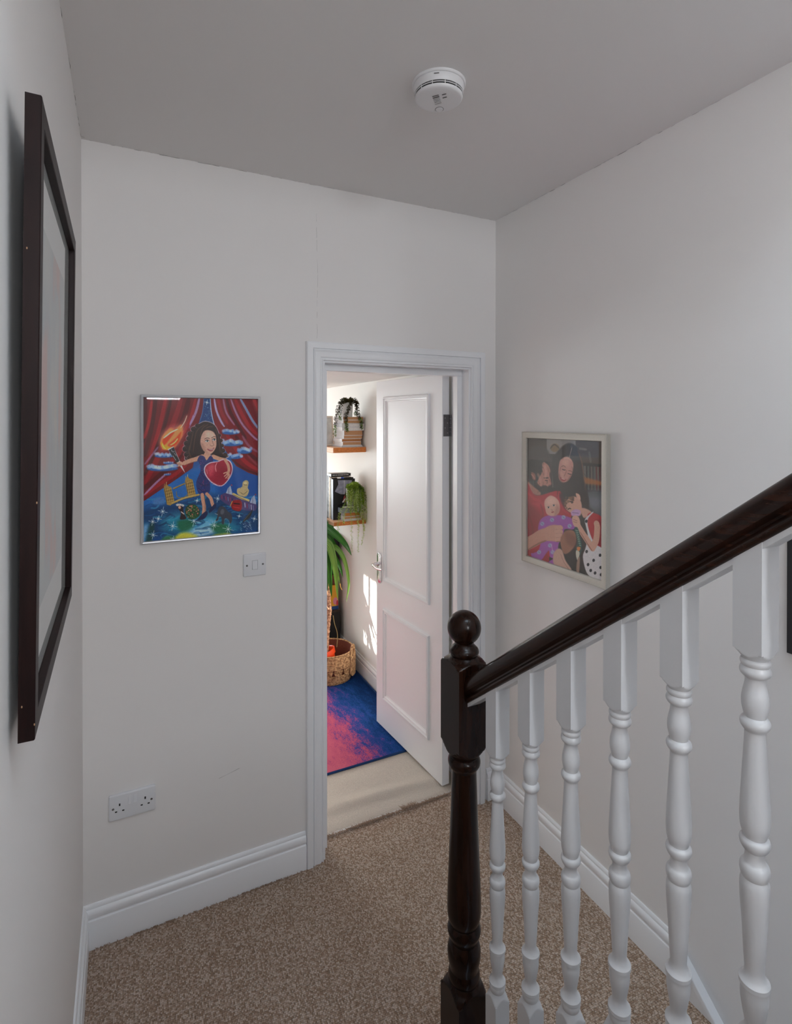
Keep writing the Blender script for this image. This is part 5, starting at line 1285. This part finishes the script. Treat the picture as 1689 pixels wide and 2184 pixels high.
# lower shelf: upright books with their spines to the left
G2 = 'upright books on the lower shelf'
ZS2 = 1.1005
def up_book(x0, x1, y0, y1, z1, cover, pages, spine, label, rot=0):
    b = thing('book', ((x0+x1)/2, (y0+y1)/2, ZS2), label, 'book', G2); t = .002
    cv = MB().box(x0, x1, y0, y0+t, ZS2, z1).box(x0, x1, y1-t, y1, ZS2, z1)
    obj('cover', cv, cover, b)
    obj('spine', MB().box(x0-.0015, x0+.002, y0, y1, ZS2, z1), spine, b)
    obj('pages', MB().box(x0+.002, x1-.003, y0+t, y1-t, ZS2+.003, z1-.003), pages, b)
    return b
M_SP1 = mat('blue_white_spine', srgb(176, 184, 204), .45); M_SP2 = mat('cream_spine', srgb(222, 206, 184), .6, var=(60, .3)); M_SP3 = mat('white_black_spine', srgb(150, 150, 158), .5, var=(46, .7))
bA = up_book(1.279, 1.440, 3.563, 3.592, 1.3800, M_BLACKC, M_PTAN, M_SP1, 'black book showing a grey dress on its cover on the lower shelf')
bB = up_book(1.279, 1.440, 3.594, 3.606, 1.3860, M_BLACKC, M_PTAN, M_BLACKC, 'thin black book standing just behind the one with the dress cover')
bC = up_book(1.277, 1.430, 3.608, 3.640, 1.3900, M_SP2, M_PTAN, M_SP2, 'cream-spined book standing behind the thin black book')
bD = up_book(1.278, 1.430, 3.642, 3.668, 1.3950, M_SP3, M_PWHT, M_SP3, 'grey patterned spine book standing between cream and black books')
bE = up_book(1.276, 1.430, 3.670, 3.700, 1.3950, M_BLACKC, M_PTAN, M_BLACKC, 'black-spined book standing farthest back on the lower shelf')
# printed dress on the front cover of the black book (flat print on the cover face)
kx = lambda x, y: zpt(x, y, 3.5628, 690, 990, 10.92)
dr = [kx(*p_) for p_ in ((330,372), (480,374), (660,374), (655,470), (640,520), (560,560), (490,700), (400,700), (262,640), (300,560), (345,470))]
dm = mat('printed_dress', srgb(150, 152, 170), .5, var=(60, .3))
obj('cover_print', MB().prism([tuple(p_) for p_ in dr], (0, -.0006, 0)), dm, bA)
obj('cover_print', MB().prism([tuple(kx(*p_)) for p_ in ((470,374), (500,374), (495,700), (470,700))], (0, -.0008, 0)), mat('printed_seam', srgb(190, 190, 200), .5), bA)
# black book lying on the upright ones with a line of pale lettering
lb = flat_book(1.279, 1.428, 3.604, 3.69, 1.3955, 1.4140, M_BLACKC, M_BLACKC, 'black book lying flat on top of the upright books', 'books lying on the lower shelf')
rt_ = random.Random(4); xx = 1.288
while xx < 1.405:
    w_ = rt_.uniform(.003, .007)
    obj('lettering', MB().box(xx, xx+w_, 3.6030, 3.6041, 1.4015, 1.4075), mat('pale_lettering', (.6, .58, .55), .6) if xx < 1.29 else bpy.data.materials['pale_lettering'], lb)
    xx += w_ + rt_.choice((.0012, .0012, .004))
cap = thing('plastic_tube', (1.336, 3.574, 1.3808), 'small white and blue plastic tube lying on the upright books', 'tube')
obj('white_half', MB().tube([(1.312, 3.573, 1.3878), (1.316, 3.573, 1.3878), (1.338, 3.573, 1.3878)], [.004, .0068, .0068], 12), M_WHITEC, cap, smooth=40)
obj('blue_half', MB().tube([(1.338, 3.573, 1.3878), (1.356, 3.573, 1.3870), (1.362, 3.573, 1.3866)], [.0062, .0058, .003], 12), mat('blue_plastic', srgb(40, 84, 190), .35), cap, smooth=40)

# small stack in front
G3 = 'small books stacked at the end of the lower shelf'
LB = [(1.330, 1.458, 3.487, .071, ZS2, ZS2+.0120, M_GREYC, M_PWHT, 'grey book at the bottom of the lower shelf stack'),
      (1.331, 1.457, 3.488, .070, ZS2+.0120, ZS2+.0300, M_WHITEC, M_PTAN, 'pale book under the orange-edged one on the lower shelf'),
      (1.333, 1.452, 3.490, .068, ZS2+.0300, ZS2+.0560, M_GREYC, M_PORG, 'orange-edged book in the middle of the lower shelf stack'),
      (1.312, 1.436, 3.490, .068, ZS2+.0560, ZS2+.0860, mat('blue_grey_cover', srgb(140, 150, 170), .5), pages_mat('grey_page_edges', srgb(150, 156, 152)), 'blue-grey book below the fern pot on the lower shelf'),
      (1.318, 1.425, 3.492, .066, ZS2+.0860, ZS2+.1030, M_BLACKC, M_PWHT, 'black-covered book directly under the fern pot')]
for (x0, x1, y0, yl, z0, z1, cv, pg, lbn) in LB: flat_book(x0, x1, y0, y0+yl, z0, z1, cv, pg, lbn, G3, 0)
rc = thing('red_card', (1.323, 3.545, ZS2+.1035), 'small red and white card propped beside the fern pot', 'card')
obj('card_face', MB().prism([tuple(kx(430,870)+Vector((0,-.012,0))), tuple(kx(470,715)+Vector((0,-.012,0))), tuple(kx(505,760)+Vector((0,-.012,0))), tuple(kx(500,885)+Vector((0,-.012,0)))], (0,.0012,0)), mat('red_card', srgb(150, 60, 56), .5), rc)
obj('card_edge', MB().prism([tuple(kx(415,880)+Vector((0,-.014,0))), tuple(kx(490,780)+Vector((0,-.014,0))), tuple(kx(500,800)+Vector((0,-.014,0))), tuple(kx(440,890)+Vector((0,-.014,0)))], (0,.0012,0)), M_WHITEC, rc)

fp = (1.394, 3.525)
p2 = thing('trailing_fern', (*fp, ZS2+.1032), 'bright green trailing fern in a white pot on the lower shelf', 'potted plant')
obj('pot', MB().lathe(catmull([(ZS2+.1032, .026, 's'), (ZS2+.107, .029), (ZS2+.16, .032), (ZS2+.213, .034), (ZS2+.216, .0335), (ZS2+.2155, .031, 's'), (ZS2+.20, .030)], 3), (*fp, 0), 36), M_POT, p2, smooth=40)
M_F1 = mat('fern_green', srgb(150, 180, 62), .5); M_F2 = mat('fern_light_green', srgb(206, 222, 130), .5); M_F3 = mat('fern_dark_green', srgb(98, 130, 38), .55)
q2 = lambda x, y, yy=3.46: zpt(x, y, yy, 690, 990, 10.92)
def fern_vine(ctrl, seed, n, mats=None, tip=.6): vine(ctrl, p2, int(n*1.5), .0140, mats or [M_F1, M_F2, M_F3], seed, .009, tip, .0007)
top = lambda dx, dy: (fp[0]+dx, fp[1]+dy, ZS2+.228)
long = [([top(-.03,-.01), q2(570,500), q2(545,700), q2(500,900), q2(400,1080), q2(350,1250), q2(340,1450), q2(355,1670)], 150),
        ([top(-.02,-.02), q2(600,560), q2(590,800), q2(560,1000), q2(470,1240), q2(470,1390)], 130),
        ([top(0,-.03), q2(660,560), q2(650,800), q2(630,1050), q2(650,1250), q2(655,1450), q2(655,1750), q2(665,2060)], 90),
        ([top(0,-.02), q2(700,560), q2(720,800), q2(745,1050), q2(790,1300), q2(815,1450), q2(800,1750), q2(805,2050)], 170),
        ([top(.01,-.02), q2(760,560), q2(820,800), q2(870,1050), q2(910,1250), q2(930,1400), q2(945,1560)], 170),
        ([top(.02,-.01), q2(820,560), q2(920,760), q2(950,1000), q2(940,1300), q2(930,1600), q2(880,1880)], 130),
        ([top(.02,0), q2(870,580,3.48), q2(960,720,3.48), q2(1000,960,3.47), q2(1010,1150,3.47), q2(990,1340,3.46)], 130)]
for k, (cc_, n) in enumerate(long): fern_vine(cc_, 40+k, n, None, .55)
rf = random.Random(9)
for k in range(34):
    x0 = rf.uniform(580, 930); y1 = rf.uniform(900, 1330) if x0 > 760 else rf.uniform(800, 1150)
    dpt = 3.455 + .03*rf.random()
    x1 = x0 + (x0-740)*.22
    fern_vine([top(rf.uniform(-.025,.025), rf.uniform(-.03,.02)), q2(x0, 450+abs(x0-720)*.5+rf.uniform(-20,60), dpt), q2((x0+x1)/2, (500+y1)/2, dpt-.004), q2(x1, y1, dpt)], 60+k, 95,
              [M_F1, M_F2, M_F3] if x0 < 800 else [M_F3, M_F1, M_F1], .5)

# ------------------------------------------------------------------ low black unit and what stands on it, behind the yucca
un = thing('media_unit', (1.36, 4.2, .01), 'black low cabinet in the corner behind the basket', 'cabinet')
M_UNIT = mat('black_lacquer', (.008, .008, .009), .5)
obj('body', MB().box(1.14, 1.458, 3.905, 4.70, .012, .335), M_UNIT, un, bevel=(.003, 2))
obj('top', MB().box(1.135, 1.460, 3.90, 4.71, .335, .352), mat('dark_brown_top', (.035, .02, .014), .4), un, bevel=(.002, 1))
pb = thing('picture_book', (1.39, 3.93, .3525), 'yellow picture book with pink and blue shapes standing on the cabinet', 'book')
pbx = [(1.345, 1.450)]
obj('cover', MB().box(1.335, 1.448, 3.922, 3.938, .3525, .535), mat('yellow_cover', srgb(232, 168, 40), .5), pb)
M_B1 = mat('sky_blue_print', srgb(96, 176, 200), .5); M_B2 = mat('pink_print', srgb(222, 138, 160), .5); M_B3 = mat('red_print', srgb(196, 44, 60), .5); M_B4 = mat('navy_print', srgb(26, 66, 128), .5)
def ell(cx, cz, rx, rz, m, d=.0006):
    obj('cover_print', MB().prism([(cx+rx*cos(a), 3.9221-d, cz+rz*sin(a)) for a in [2*pi*k/18 for k in range(18)]], (0, d*.9, 0)), m, pb)
ell(1.365, .46, .014, .038, M_B1); ell(1.425, .415, .018, .028, M_B2, .0005); ell(1.440, .398, .008, .022, M_B3, .0009)
obj('lower_band', MB().box(1.334, 1.4485, 3.9205, 3.9395, .3526, .378), M_B4, pb)
bx = thing('wooden_box', (1.38, 4.0, .3525), 'reddish brown wooden box behind the yellow picture book', 'box')
obj('body', MB().box(1.30, 1.455, 3.942, 4.10, .3525, .595), wood('red_brown_wood', srgb(96, 48, 28), srgb(130, 68, 38), .5), bx, bevel=(.002, 1))
obj('lid', MB().box(1.297, 1.458, 3.940, 4.103, .596, .612), bpy.data.materials['red_brown_wood'], bx, bevel=(.002, 1))
sp = thing('loudspeaker', (1.38, 4.03, .6125), 'tall black loudspeaker on the wooden box behind the yucca leaves', 'loudspeaker')
obj('cabinet', MB().box(1.295, 1.468, 3.945, 4.10, .6125, .915), mat('matt_black', (.006, .006, .007), .7), sp, bevel=(.003, 2))
obj('woofer', MB().lathe([(-.001, .052), (.004, .052), (.006, .046), (.0, .02), (.002, .0005)], seg=28, M=Matrix.Translation((1.38, 3.944, .70)) @ Matrix.Rotation(pi/2, 4, 'X')), mat('woofer_cone', (.012, .012, .012), .6), sp, smooth=40)
obj('tweeter', MB().lathe([(-.001, .022), (.003, .022), (.006, .010), (.007, .0005)], seg=20, M=Matrix.Translation((1.38, 3.944, .83)) @ Matrix.Rotation(pi/2, 4, 'X')), bpy.data.materials['woofer_cone'], sp, smooth=40)
